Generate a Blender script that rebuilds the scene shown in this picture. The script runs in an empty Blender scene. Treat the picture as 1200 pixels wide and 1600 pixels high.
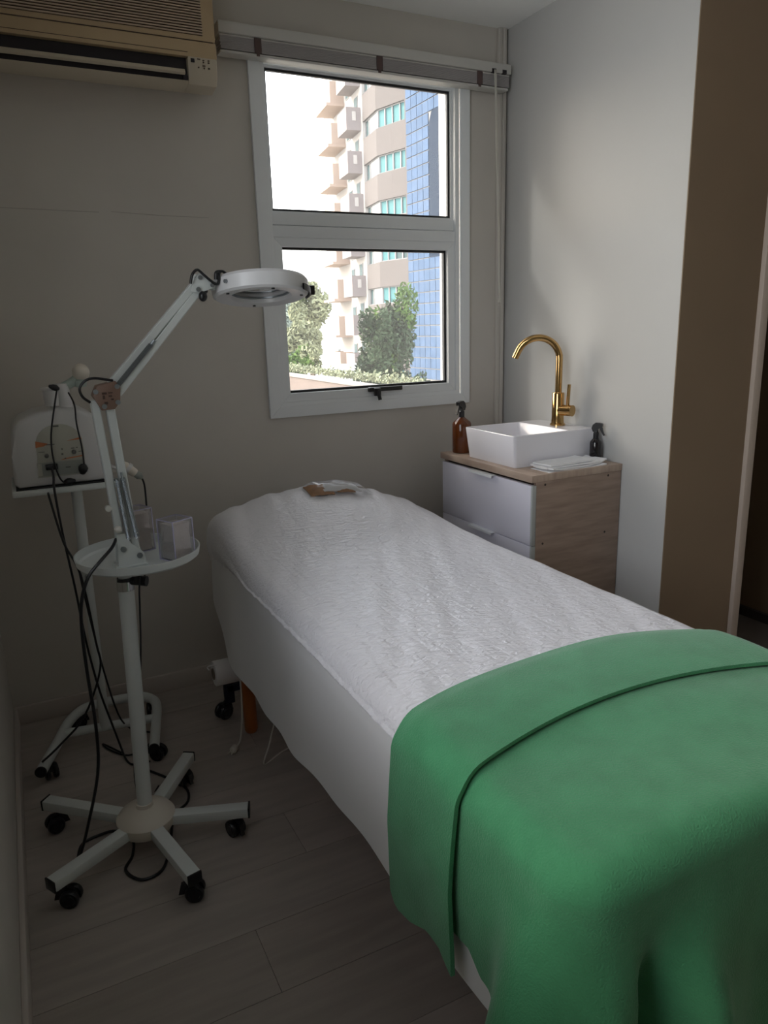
import bpy, bmesh, math, random
from mathutils import Vector, Matrix, noise
from math import sin, cos, pi, radians, sqrt
random.seed(7)
S = bpy.context.scene
COL = S.collection

# ---------------------------------------------------------------- camera
YAW, PITCH, ROLL = 0.4597, -0.2484, -0.0283
fw = Vector((sin(YAW)*cos(PITCH), cos(YAW)*cos(PITCH), sin(PITCH)))
r0 = Vector((cos(YAW), -sin(YAW), 0)); u0 = r0.cross(fw)
rt = r0*cos(ROLL) + u0*sin(ROLL); up = -r0*sin(ROLL) + u0*cos(ROLL)
cam = bpy.data.objects.new('camera', bpy.data.cameras.new('camera')); COL.objects.link(cam)
cam.matrix_world = Matrix(((rt.x, up.x, -fw.x, -2.0509), (rt.y, up.y, -fw.y, -2.8554), (rt.z, up.z, -fw.z, 1.4171), (0, 0, 0, 1)))
cam.data.sensor_fit = 'VERTICAL'; cam.data.sensor_height = 36.0; cam.data.lens = 36.0*1148.02/1600
cam.data.clip_start = 0.02; cam.data.clip_end = 500
S.camera = cam

# ---------------------------------------------------------------- world, sun, exposure
W = bpy.data.worlds.new('sky'); S.world = W; W.use_nodes = True
nt = W.node_tree; nt.nodes.clear()
out = nt.nodes.new('ShaderNodeOutputWorld'); bg = nt.nodes.new('ShaderNodeBackground')
sky = nt.nodes.new('ShaderNodeTexSky'); sky.sky_type = 'NISHITA'; sky.sun_disc = False
sky.sun_elevation = radians(33); sky.sun_rotation = radians(-52); sky.dust_density = 6.0; sky.air_density = 1.2; sky.ozone_density = 1.0
hz = nt.nodes.new('ShaderNodeMix'); hz.data_type = 'RGBA'; hz.inputs[0].default_value = 0.5
mul = nt.nodes.new('ShaderNodeMix'); mul.data_type = 'RGBA'; mul.blend_type = 'MULTIPLY'; mul.inputs[0].default_value = 1.0
mul.inputs[7].default_value = (0.62, 0.62, 0.62, 1)
nt.links.new(sky.outputs[0], mul.inputs[6])
nt.links.new(mul.outputs[2], hz.inputs[6]); hz.inputs[7].default_value = (6.6, 6.6, 6.8, 1)
nt.links.new(hz.outputs[2], bg.inputs[0]); bg.inputs[1].default_value = 1.0
nt.links.new(bg.outputs[0], out.inputs[0])
sl = bpy.data.lights.new('sun', 'SUN'); sl.energy = 2.9; sl.angle = radians(5); sl.color = (1.0, 0.965, 0.92)
so = bpy.data.objects.new('sun', sl); COL.objects.link(so)
so.rotation_euler = Vector((0.77, -0.53, -0.61)).to_track_quat('-Z', 'Y').to_euler()
pl_ = bpy.data.lights.new('window_portal', 'AREA'); pl_.shape = 'RECTANGLE'; pl_.size = 0.95; pl_.size_y = 1.36; pl_.cycles.is_portal = True
po = bpy.data.objects.new('window_portal', pl_); COL.objects.link(po); po.location = (-0.67, 0.17, 1.74); po.rotation_euler = (-pi/2, 0, 0)
XLP = -2.205
pl2 = bpy.data.lights.new('window_portal', 'AREA'); pl2.shape = 'RECTANGLE'; pl2.size = 1.50; pl2.size_y = 1.36; pl2.cycles.is_portal = True  # portal for the added, unseen fill window
po2 = bpy.data.objects.new('window_portal', pl2); COL.objects.link(po2); po2.location = (XLP-0.125, -1.96, 1.75); po2.rotation_euler = (0, -pi/2, 0)
S.view_settings.view_transform = 'Standard'; S.view_settings.look = 'None'
S.view_settings.exposure = 0.42; S.view_settings.gamma = 1.0; S.view_settings.use_curve_mapping = False
S.cycles.max_bounces = 14; S.cycles.diffuse_bounces = 8; S.cycles.transparent_max_bounces = 16
S.cycles.use_denoising = True; S.cycles.sample_clamp_indirect = 6.0
S.cycles.caustics_reflective = False; S.cycles.caustics_refractive = False

# ---------------------------------------------------------------- materials
def mat(name, col, rough=0.6, metal=0.0, var=0.0, vscale=6.0, bump=0.0, bscale=60.0, spec=0.5, col2=None, stretch=None, trans=0.0, sheen=0.0, bdist=0.01, detail=4.0):
    m = bpy.data.materials.new(name); m.use_nodes = True
    t = m.node_tree; p = t.nodes['Principled BSDF']; L = t.links
    p.inputs['Base Color'].default_value = (*col, 1); p.inputs['Roughness'].default_value = rough; p.inputs['Metallic'].default_value = metal
    p.inputs['Specular IOR Level'].default_value = spec
    if trans: p.inputs['Transmission Weight'].default_value = trans
    if sheen: p.inputs['Sheen Weight'].default_value = sheen; p.inputs['Sheen Roughness'].default_value = 0.5
    tc = t.nodes.new('ShaderNodeTexCoord'); mp = t.nodes.new('ShaderNodeMapping'); L.new(tc.outputs['Object'], mp.inputs[0])
    if stretch: mp.inputs['Scale'].default_value = stretch
    if var or col2:
        n = t.nodes.new('ShaderNodeTexNoise'); n.inputs['Scale'].default_value = vscale; n.inputs['Detail'].default_value = detail
        L.new(mp.outputs[0], n.inputs['Vector'])
        r = t.nodes.new('ShaderNodeValToRGB'); L.new(n.outputs['Fac'], r.inputs[0])
        a = col2 if col2 else tuple(c*(1-var) for c in col); b = col if col2 else tuple(min(1, c*(1+var)) for c in col)
        r.color_ramp.elements[0].position = 0.35; r.color_ramp.elements[1].position = 0.65
        r.color_ramp.elements[0].color = (*a, 1); r.color_ramp.elements[1].color = (*b, 1)
        L.new(r.outputs[0], p.inputs['Base Color'])
    if bump:
        n2 = t.nodes.new('ShaderNodeTexNoise'); n2.inputs['Scale'].default_value = bscale; n2.inputs['Detail'].default_value = 3.0
        L.new(mp.outputs[0], n2.inputs['Vector'])
        b = t.nodes.new('ShaderNodeBump'); b.inputs['Strength'].default_value = bump; b.inputs['Distance'].default_value = bdist
        L.new(n2.outputs['Fac'], b.inputs['Height']); L.new(b.outputs[0], p.inputs['Normal'])
    return m

def glass(name, tint=(1, 1, 1), refl=0.12, haze=0.0, hazecol=(1, 1, 1)):
    m = bpy.data.materials.new(name); m.use_nodes = True; t = m.node_tree; t.nodes.clear(); L = t.links
    o = t.nodes.new('ShaderNodeOutputMaterial'); tr = t.nodes.new('ShaderNodeBsdfTransparent'); tr.inputs[0].default_value = (*tint, 1)
    gl = t.nodes.new('ShaderNodeBsdfGlossy'); gl.inputs['Roughness'].default_value = 0.03
    fr = t.nodes.new('ShaderNodeFresnel'); fr.inputs[0].default_value = 1.45
    mx = t.nodes.new('ShaderNodeMixShader'); mm = t.nodes.new('ShaderNodeMath'); mm.operation = 'MULTIPLY'; mm.inputs[1].default_value = refl/0.12
    L.new(fr.outputs[0], mm.inputs[0]); L.new(mm.outputs[0], mx.inputs[0])
    src = tr
    if haze:
        tl = t.nodes.new('ShaderNodeBsdfTranslucent'); tl.inputs[0].default_value = (*hazecol, 1)
        df = t.nodes.new('ShaderNodeBsdfDiffuse'); df.inputs[0].default_value = (*hazecol, 1)
        m1 = t.nodes.new('ShaderNodeMixShader'); m1.inputs[0].default_value = 0.5; L.new(tl.outputs[0], m1.inputs[1]); L.new(df.outputs[0], m1.inputs[2])
        m2 = t.nodes.new('ShaderNodeMixShader'); m2.inputs[0].default_value = haze; L.new(tr.outputs[0], m2.inputs[1]); L.new(m1.outputs[0], m2.inputs[2]); src = m2
    L.new(src.outputs[0], mx.inputs[1]); L.new(gl.outputs[0], mx.inputs[2]); L.new(mx.outputs[0], o.inputs[0])
    return m

def plastic_film(name):
    """crinkled thin non-woven film: strong multi-scale wrinkles in bump"""
    m = mat(name, (0.86, 0.85, 0.89), 0.36, spec=0.5)
    t = m.node_tree; L = t.links; p = t.nodes['Principled BSDF']; mp = t.nodes['Mapping']
    mp.inputs['Rotation'].default_value = (0, 0, 0.5)
    mp.inputs['Rotation'].default_value = (0, 0, 0.35); mp.inputs['Scale'].default_value = (0.45, 1, 1)
    v = t.nodes.new('ShaderNodeTexNoise'); v.inputs['Scale'].default_value = 75; v.inputs['Detail'].default_value = 3; v.inputs['Distortion'].default_value = 0.9
    w = t.nodes.new('ShaderNodeTexNoise'); w.inputs['Scale'].default_value = 42; w.inputs['Detail'].default_value = 2; w.inputs['Distortion'].default_value = 0.8
    mp2 = t.nodes.new('ShaderNodeMapping'); mp2.inputs['Rotation'].default_value = (0, 0, 0.08); mp2.inputs['Scale'].default_value = (1, 0.10, 1)
    tc = t.nodes['Texture Coordinate']; L.new(tc.outputs['Object'], mp2.inputs[0])
    L.new(mp.outputs[0], v.inputs['Vector']); L.new(mp2.outputs[0], w.inputs['Vector'])
    # film lies taut over the head cushion, crinkled elsewhere
    sx = t.nodes.new('ShaderNodeSeparateXYZ'); L.new(tc.outputs['Object'], sx.inputs[0])
    mr = t.nodes.new('ShaderNodeMapRange'); mr.inputs[1].default_value = -0.72; mr.inputs[2].default_value = -0.36; mr.inputs[3].default_value = 1.0; mr.inputs[4].default_value = 0.12
    L.new(sx.outputs['Y'], mr.inputs[0])
    mu = t.nodes.new('ShaderNodeMath'); mu.operation = 'MULTIPLY'; L.new(v.outputs[0], mu.inputs[0]); L.new(mr.outputs[0], mu.inputs[1])
    b1 = t.nodes.new('ShaderNodeBump'); b1.inputs['Strength'].default_value = 0.9; b1.inputs['Distance'].default_value = 0.0065; L.new(mu.outputs[0], b1.inputs['Height'])
    b2 = t.nodes.new('ShaderNodeBump'); b2.inputs['Strength'].default_value = 0.6; b2.inputs['Distance'].default_value = 0.004; mu2 = t.nodes.new('ShaderNodeMath'); mu2.operation = 'MULTIPLY'; L.new(w.outputs[0], mu2.inputs[0]); L.new(mr.outputs[0], mu2.inputs[1]); L.new(mu2.outputs[0], b2.inputs['Height'])
    L.new(b1.outputs[0], b2.inputs['Normal']); L.new(b2.outputs[0], p.inputs['Normal'])
    return m

M = {}
M['wall'] = mat('wall_paint', (0.58, 0.55, 0.505), 0.75, var=0.03, vscale=2.5, bump=0.06, bscale=120, bdist=0.002)
M['wall_r'] = mat('wall_paint_light', (0.53, 0.53, 0.52), 0.6, var=0.02, vscale=2.0, bump=0.05, bscale=120, bdist=0.002)
M['wall_brown'] = mat('wall_dark_taupe', (0.225, 0.16, 0.102), 0.6, var=0.04, vscale=2)  # darker brown tone on the return and hall walls
M['ceil'] = mat('ceiling_paint', (0.92, 0.93, 0.92), 0.8)
M['base'] = mat('baseboard_paint', (0.55, 0.50, 0.46), 0.45)
M['alu'] = mat('white_aluminium', (0.80, 0.83, 0.85), 0.35, spec=0.5)
M['gasket'] = mat('black_rubber', (0.012, 0.013, 0.015), 0.5)
M['black'] = mat('black_plastic', (0.008, 0.008, 0.010), 0.35)
M['glass'] = glass('window_glass', (0.97, 0.98, 0.98), 0.10, 0.03)
M['acc'] = glass('clear_acrylic', (0.985, 0.985, 0.99), 0.06, 0.03, (0.85, 0.85, 0.95))
M['lens'] = glass('lens_glass', (0.85, 0.88, 0.9), 0.5, 0.10, (0.6, 0.62, 0.66))
M['accent'] = mat('aged_beige_plastic', (0.46, 0.34, 0.20), 0.45, var=0.07, vscale=3)
M['acbody'] = mat('cream_plastic', (0.50, 0.44, 0.34), 0.45, var=0.05, vscale=3)
M['dark'] = mat('dark_cavity', (0.015, 0.011, 0.014), 0.7)
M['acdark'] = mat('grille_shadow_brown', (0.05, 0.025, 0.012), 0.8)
M['acmark'] = mat('printed_mark_brown', (0.07, 0.04, 0.025), 0.6)
M['steel'] = mat('painted_white_steel', (0.66, 0.70, 0.69), 0.35)
M['steelc'] = mat('cream_plastic_hub', (0.68, 0.63, 0.55), 0.4)
M['chrome'] = mat('chrome', (0.55, 0.55, 0.55), 0.22, 1.0)
M['gold'] = mat('polished_gold', (0.60, 0.38, 0.16), 0.12, 1.0)
M['ceramic'] = mat('white_ceramic', (0.80, 0.79, 0.84), 0.12, spec=0.6)
M['drawer'] = mat('white_lacquer', (0.72, 0.71, 0.80), 0.3)
M['drawer_edge'] = mat('grey_edge_banding', (0.42, 0.44, 0.43), 0.4)
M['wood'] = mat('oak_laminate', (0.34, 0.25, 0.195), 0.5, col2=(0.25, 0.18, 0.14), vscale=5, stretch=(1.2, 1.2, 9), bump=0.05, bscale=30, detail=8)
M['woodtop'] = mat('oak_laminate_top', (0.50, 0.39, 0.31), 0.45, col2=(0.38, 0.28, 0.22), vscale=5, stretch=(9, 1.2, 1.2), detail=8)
M['reveal'] = mat('dark_wood_reveal', (0.035, 0.022, 0.018), 0.6)
M['amber'] = mat('amber_glass', (0.17, 0.042, 0.006), 0.08, spec=0.7, trans=0.35)
M['blackglass'] = mat('black_glossy_plastic', (0.008, 0.006, 0.008), 0.12, spec=0.6)
M['paper'] = mat('white_paper', (0.88, 0.88, 0.89), 0.7, bump=0.15, bscale=40, bdist=0.003)
M['sheet'] = mat('white_fabric', (0.82, 0.82, 0.83), 0.75, bump=0.10, bscale=260, bdist=0.002, sheen=0.1)
M['film'] = plastic_film('crinkled_film')
M['blanket'] = mat('green_fleece', (0.068, 0.335, 0.150), 0.85, col2=(0.056, 0.285, 0.125), vscale=14, bump=0.5, bscale=300, bdist=0.0038, sheen=0.3)
M['legwood'] = mat('orange_stained_wood', (0.42, 0.13, 0.025), 0.4, col2=(0.33, 0.10, 0.02), vscale=4, stretch=(6, 6, 1))
M['navy'] = mat('navy_plastic', (0.010, 0.012, 0.030), 0.45)
M['cork'] = mat('brown_card', (0.42, 0.22, 0.10), 0.7, var=0.15, vscale=30)
M['clear'] = glass('clear_film', (0.98, 0.98, 0.98), 0.08, 0.06, (0.9, 0.9, 0.9))
M['cotton'] = mat('white_cotton', (0.72, 0.66, 0.62), 0.9, var=0.05, vscale=25, bump=0.5, bscale=90, bdist=0.004)
M['device'] = mat('device_white_plastic', (0.62, 0.62, 0.62), 0.35)
M['panel'] = mat('control_panel_beige', (0.46, 0.46, 0.40), 0.4, var=0.04)
M['panel_grey'] = mat('control_panel_grey', (0.30, 0.32, 0.29), 0.4)
M['orange'] = mat('orange_print', (0.55, 0.20, 0.08), 0.5)
M['pgrey'] = mat('grey_print', (0.12, 0.12, 0.11), 0.5)
M['cover'] = mat('brown_joint_label', (0.22, 0.135, 0.10), 0.45)
M['coverprint'] = mat('dark_brown_print', (0.06, 0.03, 0.02), 0.5)
M['spring'] = mat('spring_steel', (0.30, 0.33, 0.35), 0.35, 0.8)
M['cordw'] = mat('white_cord', (0.60, 0.58, 0.52), 0.5)
M['knobw'] = mat('white_knob', (0.66, 0.65, 0.60), 0.4)
M['blindm'] = mat('grey_slat', (0.42, 0.40, 0.40), 0.5)
M['blindw'] = mat('blind_rail_white', (0.58, 0.57, 0.54), 0.45)
M['tape'] = mat('brown_tape', (0.10, 0.065, 0.06), 0.8)
M['crackm'] = mat('wall_scratch', (0.36, 0.33, 0.30), 0.9)
M['planks'] = []
for i, (c, k) in enumerate((((0.42, 0.375, 0.34), 1), ((0.38, 0.335, 0.30), 1), ((0.45, 0.40, 0.365), 1))):
    M['planks'].append(mat('vinyl_plank', c, 0.38, col2=tuple(x*0.86 for x in c), vscale=4.0, stretch=(1.0, 9.0, 1), bump=0.04, bscale=40, detail=7))
M['joint'] = mat('floor_joint', (0.48, 0.44, 0.41), 0.8)
M['darktile'] = mat('dark_floor_tile', (0.16, 0.14, 0.13), 0.3)
M['skirt'] = mat('dark_skirting', (0.05, 0.042, 0.038), 0.5)
# outdoors
M['facade'] = mat('pink_render', (0.086, 0.076, 0.073), 0.9, var=0.03, vscale=0.6)
M['balcony'] = mat('pink_render_shade_lift', (0.19, 0.165, 0.16), 0.9)  # facade pink lightened to lift the shaded balcony faces
M['facade_w'] = mat('white_render', (0.34, 0.32, 0.30), 0.9)
M['peach'] = mat('peach_tone', (0.34, 0.26, 0.21), 0.9)  # peach tone set on the far balconies only
M['mullion'] = mat('white_mullion', (0.20, 0.20, 0.20), 0.6)
M['teal'] = mat('teal_glass', (0.060, 0.155, 0.165), 0.5, spec=0.08)
M['tealdark'] = mat('dark_teal_glass', (0.05, 0.08, 0.085), 0.5, spec=0.1)
M['shutter'] = mat('white_shutter', (0.45, 0.45, 0.45), 0.7)
M['btile'] = mat('blue_tile', (0.046, 0.078, 0.135), 0.7, var=0.10, vscale=1.3, spec=0.08)
M['btile2'] = mat('blue_tile_light', (0.053, 0.086, 0.145), 0.7, var=0.08, vscale=1.3, spec=0.08)
M['grout'] = mat('pale_grout', (0.19, 0.185, 0.18), 0.9)
M['dglass'] = mat('smoked_glass', (0.016, 0.026, 0.044), 0.7, spec=0.03)
M['leaf'] = mat('leaf_green_shaded', (0.046, 0.074, 0.036), 0.8, col2=(0.011, 0.022, 0.011), vscale=0.9, spec=0.2)  # dark second tone puts shadow between the leaves into their colour
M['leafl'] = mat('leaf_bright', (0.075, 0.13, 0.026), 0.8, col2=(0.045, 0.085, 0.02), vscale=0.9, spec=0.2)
M['leafo'] = mat('leaf_olive_hazed', (0.22, 0.235, 0.14), 0.8, col2=(0.175, 0.19, 0.12), vscale=0.4, spec=0.2)  # pale, low-contrast tones put distance haze into the leaf colour
M['leafb'] = mat('leaf_bluegreen_hazed', (0.21, 0.25, 0.22), 0.8, col2=(0.175, 0.21, 0.185), vscale=0.3, spec=0.2)  # distance haze painted in as a washed-out blue green
M['bark'] = mat('bark', (0.09, 0.07, 0.05), 0.9)
M['bwall'] = mat('brown_garden_wall', (0.105, 0.080, 0.068), 0.9, var=0.06, vscale=1.0)
M['coping'] = mat('pale_coping', (0.18, 0.16, 0.14), 0.9)
M['ground'] = mat('garden_ground', (0.45, 0.43, 0.38), 0.95, var=0.15, vscale=0.3)

# ---------------------------------------------------------------- mesh helpers
class MB:
    def __init__(s): s.b = bmesh.new(); s.mi = 0
    def _f(s, vs):
        try:
            f = s.b.faces.new(vs); f.material_index = s.mi; return f
        except ValueError: return None
    def box(s, x0, x1, y0, y1, z0, z1, bev=0.0, rot=None, piv=None):
        o = [Vector((x, y, z)) for x in (x0, x1) for y in (y0, y1) for z in (z0, z1)]
        if rot is not None:
            pv = Vector(piv) if piv else Vector(((x0+x1)/2, (y0+y1)/2, (z0+z1)/2)); o = [rot @ (p-pv) + pv for p in o]
        v = [s.b.verts.new(p) for p in o]
        fs = [s._f([v[i] for i in q]) for q in ((0, 1, 3, 2), (4, 6, 7, 5), (0, 4, 5, 1), (2, 3, 7, 6), (0, 2, 6, 4), (1, 5, 7, 3))]
        if bev > 0:
            es = {e for f in fs for e in f.edges}
            bmesh.ops.bevel(s.b, geom=list(es), offset=bev, segments=2, profile=0.5, affect='EDGES')
        return s
    def lathe(s, prof, c=(0, 0, 0), seg=24, basis=None):
        """prof: (r, h) pairs, around local z"""
        c = Vector(c); B = basis or Matrix.Identity(3); rings = []
        for r, h in prof:
            if r < 1e-6: rings.append([s.b.verts.new(c + B @ Vector((0, 0, h)))])
            else: rings.append([s.b.verts.new(c + B @ Vector((r*cos(2*pi*i/seg), r*sin(2*pi*i/seg), h))) for i in range(seg)])
        for a, b in zip(rings, rings[1:]):
            for i in range(seg):
                j = (i+1) % seg
                if len(a) == 1 and len(b) == 1: continue
                if len(a) == 1: s._f((a[0], b[i], b[j]))
                elif len(b) == 1: s._f((a[i], a[j], b[0]))
                else: s._f((a[i], a[j], b[j], b[i]))
        return s
    def cyl(s, p0, p1, r, r1=None, seg=16):
        p0, p1 = Vector(p0), Vector(p1); d = p1-p0; L = d.length
        B = d.to_track_quat('Z', 'Y').to_matrix(); r1 = r if r1 is None else r1
        return s.lathe([(0, 0), (r, 0), (r1, L), (0, L)], p0, seg, B)
    def tube(s, pts, r, seg=8, smooth=True, n=5, rads=None):
        P = [Vector(p) for p in pts]
        if smooth and len(P) > 2:
            Q = []
            for i in range(len(P)-1):
                a = P[max(i-1, 0)]; b = P[i]; c = P[i+1]; d = P[min(i+2, len(P)-1)]
                for k in range(n):
                    t = k/n; Q.append(0.5*((2*b)+(-a+c)*t+(2*a-5*b+4*c-d)*t*t+(-a+3*b-3*c+d)*t**3))
            Q.append(P[-1]); P = Q
        nrm = None; rings = []
        for i, p in enumerate(P):
            t = (P[min(i+1, len(P)-1)]-P[max(i-1, 0)]).normalized()
            if nrm is None: nrm = t.orthogonal().normalized()
            nrm = (nrm - t*nrm.dot(t)).normalized(); b = t.cross(nrm)
            rr = r
            rings.append([s.b.verts.new(p + (nrm*cos(2*pi*k/seg)+b*sin(2*pi*k/seg))*rr) for k in range(seg)])
        for a, b in zip(rings, rings[1:]):
            for k in range(seg): s._f((a[k], a[(k+1) % seg], b[(k+1) % seg], b[k]))
        s._f(rings[0][::-1]); s._f(rings[-1])
        return s
    def prism(s, poly, axis, a, b, bev=0.0):
        """poly of 2-D points extruded along axis (0,1,2) from a to b"""
        def mk(p, h):
            q = [0, 0, 0]; i, j = [k for k in range(3) if k != axis]; q[i], q[j], q[axis] = p[0], p[1], h; return Vector(q)
        A = [s.b.verts.new(mk(p, a)) for p in poly]; Bv = [s.b.verts.new(mk(p, b)) for p in poly]; n = len(poly)
        fs = [s._f(A), s._f(Bv)] + [s._f((A[i], A[(i+1) % n], Bv[(i+1) % n], Bv[i])) for i in range(n)]
        if bev > 0:
            es = {e for f in fs[:2] for e in f.edges}
            bmesh.ops.bevel(s.b, geom=list(es), offset=bev, segments=2, profile=0.5, affect='EDGES')
        return s
    def quad(s, *p): s._f([s.b.verts.new(Vector(q)) for q in p]); return s
    def sphere(s, c, r, seg=20, rings=12, sc=(1, 1, 1)):
        return s.lathe([(r*sin(pi*i/rings)*sc[0], -r*cos(pi*i/rings)*sc[2]) for i in range(rings+1)], c, seg)
    def grid(s, rows, close=False):
        V = [[s.b.verts.new(Vector(p)) for p in r] for r in rows]
        for a, b in zip(V, V[1:]):
            for i in range(len(a)-1 + (1 if close else 0)): s._f((a[i], a[(i+1) % len(a)], b[(i+1) % len(a)], b[i]))
        return V

ORG = {}
def mesh_of(name, mb, m, org, sharp=32, flat=False):
    bmesh.ops.recalc_face_normals(mb.b, faces=mb.b.faces[:])
    for v in mb.b.verts: v.co -= org
    me = bpy.data.meshes.new(name); mb.b.to_mesh(me); mb.b.free()
    for q in (m if isinstance(m, (list, tuple)) else [m]): me.materials.append(q)
    if not flat:
        me.polygons.foreach_set('use_smooth', [True]*len(me.polygons)); me.set_sharp_from_angle(angle=radians(sharp))
    return me
def obj(name, mb, m, parent=None, loc=None, sharp=32, flat=False, label=None, kind=None):
    if parent is not None: org = ORG[parent.name]
    elif loc is not None: org = Vector(loc)
    else:
        xs = [v.co for v in mb.b.verts]; lo = [min(c[i] for c in xs) for i in range(3)]; hi = [max(c[i] for c in xs) for i in range(3)]
        org = Vector(((lo[0]+hi[0])/2, (lo[1]+hi[1])/2, lo[2]))
    o = bpy.data.objects.new(name, mesh_of(name, mb, m, org, sharp, flat)); COL.objects.link(o)
    if parent is not None: o.parent = parent
    else: o.location = org
    ORG[o.name] = org
    if label: o['label'] = label
    if kind: o['kind'] = kind
    return o
def tag(o, label, cat, group=None, kind=None):
    o['label'] = label; o['category'] = cat
    if group: o['group'] = group
    if kind: o['kind'] = kind
    return o
def thing(name, loc, label, cat, group=None):
    o = bpy.data.objects.new(name, None); o.empty_display_size = 0.05; COL.objects.link(o); o.location = loc; ORG[o.name] = Vector(loc)
    return tag(o, label, cat, group)
def struct(name, mb, m, parent=None, **k):
    o = obj(name, mb, m, parent, **k)
    if parent is None: o['kind'] = 'structure'
    return o
def dup(o, parent=None, loc=(0, 0, 0), org=None):
    c = o.copy(); COL.objects.link(c); c.parent = parent; c.location = loc
    ORG[c.name] = ORG[o.name] if org is None else org
    return c
def solid(mb, t):
    bmesh.ops.recalc_face_normals(mb.b, faces=mb.b.faces[:]); mb.b.normal_update(); bmesh.ops.solidify(mb.b, geom=mb.b.faces[:], thickness=t)
def smooth(t): t = max(0, min(1, t)); return t*t*(3-2*t)
def rotz(a): return Matrix.Rotation(a, 3, 'Z')

# ================================================================ THE ROOM
H = 2.6; XL = -2.205; YB = -3.9; XF = 1.35; YR = -1.005
WX0, WX1, WZ0, WZ1 = -1.115, -0.218, 1.092, 2.385     # window opening
b = MB(); b.box(XL-0.12, 0.12, 0, 0.16, -0.05, WZ0); b.box(XL-0.12, 0.12, 0, 0.16, WZ1, H+0.1)
b.box(XL-0.12, WX0, 0, 0.16, WZ0, WZ1); b.box(WX1, 0.12, 0, 0.16, WZ0, WZ1)
wb = struct('wall_back', b, M['wall'], flat=True, loc=(0, 0, 0))
b = MB(); b.tube([(-2.10, -0.0002, 1.826), (-1.86, -0.0004, 1.824), (-1.70, -0.0004, 1.8225)], 0.0008, 6); obj('wall_scratch', b, M['crackm'], wb)
b = MB(); b.tube([(-1.66, -0.0004, 1.826), (-1.5, -0.0004, 1.820), (-1.32, -0.0004, 1.818)], 0.0007, 6); obj('wall_scratch', b, M['crackm'], wb)
b = MB(); b.box(0, 0.12, YR, 0, -0.05, H+0.1); struct('wall_right', b, M['wall_r'], flat=True, loc=(0, 0, 0))
b = MB(); b.box(0.0005, 0.40, YR-0.004, YR+0.10, -0.05, H+0.1); b.box(0.40, XF, YR-0.004, YR+0.10, 2.12, H+0.1); b.box(1.12, XF, YR-0.004, YR+0.10, -0.05, 2.12)
struct('wall_return', b, M['wall_brown'], flat=True, loc=(0, 0, 0))
b = MB(); b.box(0.385, 0.425, YR-0.022, YR+0.115, 0, 2.15, 0.004); b.box(0.425, 1.12, YR-0.022, YR+0.115, 2.11, 2.15, 0.004); b.box(1.10, 1.14, YR-0.022, YR+0.115, 0, 2.15, 0.004)
struct('trim_1', b, mat('door_frame_paint', (0.50, 0.42, 0.36), 0.4), loc=(0.4, YR, 0))
FY0, FY1, FZ0, FZ1 = -2.62, -1.30, 1.02, 2.48          # opening of an added, unseen fill window beside the camera
b = MB(); b.box(XL-0.12, XL, YB, FY0, -0.05, H+0.1); b.box(XL-0.12, XL, FY1, 0, -0.05, H+0.1); b.box(XL-0.12, XL, FY0, FY1, -0.05, FZ0); b.box(XL-0.12, XL, FY0, FY1, FZ1, H+0.1); struct('wall_left', b, M['wall'], flat=True, loc=(XL, 0, 0))
b = MB(); b.box(XL-0.12, XF+0.12, YB-0.12, YB, -0.05, H+0.1); struct('wall_front', b, M['wall'], flat=True, loc=(0, YB, 0))
b = MB(); b.box(XF, XF+0.12, YB, YR+0.1, -0.05, H+0.1); struct('wall_side', b, M['wall'], flat=True, loc=(XF, 0, 0))
b = MB(); b.box(1.0, 1.16, YR+0.1, 0.10, -0.05, H+0.1); b.box(0.12, 1.0, 0.0, 0.10, -0.05, H+0.1); struct('wall_hall', b, M['wall_brown'], flat=True, loc=(1, 0, 0))
b = MB(); b.box(0.982, 1.0, YR+0.1, 0.0, 0, 0.045); struct('baseboard_hall', b, M['skirt'], loc=(1, 0, 0))
b = MB(); b.box(XL-0.12, XF+0.12, YB-0.12, 0.16, H, H+0.12); struct('ceiling', b, M['ceil'], flat=True, loc=(0, 0, H))
# floor: sub-base and planks running across the room
b = MB(); b.box(XL-0.12, XF+0.12, YB-0.12, 0.16, -0.06, -0.004); fl = struct('floor', b, M['joint'], flat=True, loc=(0, 0, -0.06))
pw, plen, gap = 0.196, 1.28, 0.0006
y = 0.0; r = 0
while y > YB:
    x = XL - random.random()*0.9
    while x < XF:
        a, c = max(x, XL)+gap, min(x+plen, XF)-gap
        if c > a+0.02:
            q = MB(); q.box(a, c, max(y-pw, YB)+gap, y-gap, -0.010, 0.0)
            o = obj('floor_plank', q, random.choice(M['planks']), fl, flat=True)
        x += plen
    y -= pw; r += 1
b = MB(); b.box(0.12, 1.0, YR+0.0, 0.0, -0.05, 0.001); b.box(0.425, 1.0, YR-0.02, YR, -0.05, 0.0015); struct('floor_hall', b, M['darktile'], flat=True, loc=(0.5, 0, -0.05))
b = MB(); b.box(XL, -0.0, -0.014, 0, 0, 0.0725, 0.003); struct('baseboard_back', b, M['base'], loc=(0, 0, 0))
b = MB(); b.box(XL, XL+0.014, YB, -0.014, 0, 0.0725, 0.003); struct('baseboard_left', b, M['base'], loc=(XL, 0, 0))
# corner cable channel
b = MB(); b.box(-0.050, -0.0305, -0.016, 0, 0.073, H, 0.002); b.box(-0.0295, -0.012, -0.020, 0, 0.073, H, 0.003); struct('trim_2', b, M['wall'], loc=(-0.03, 0, 0))

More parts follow.
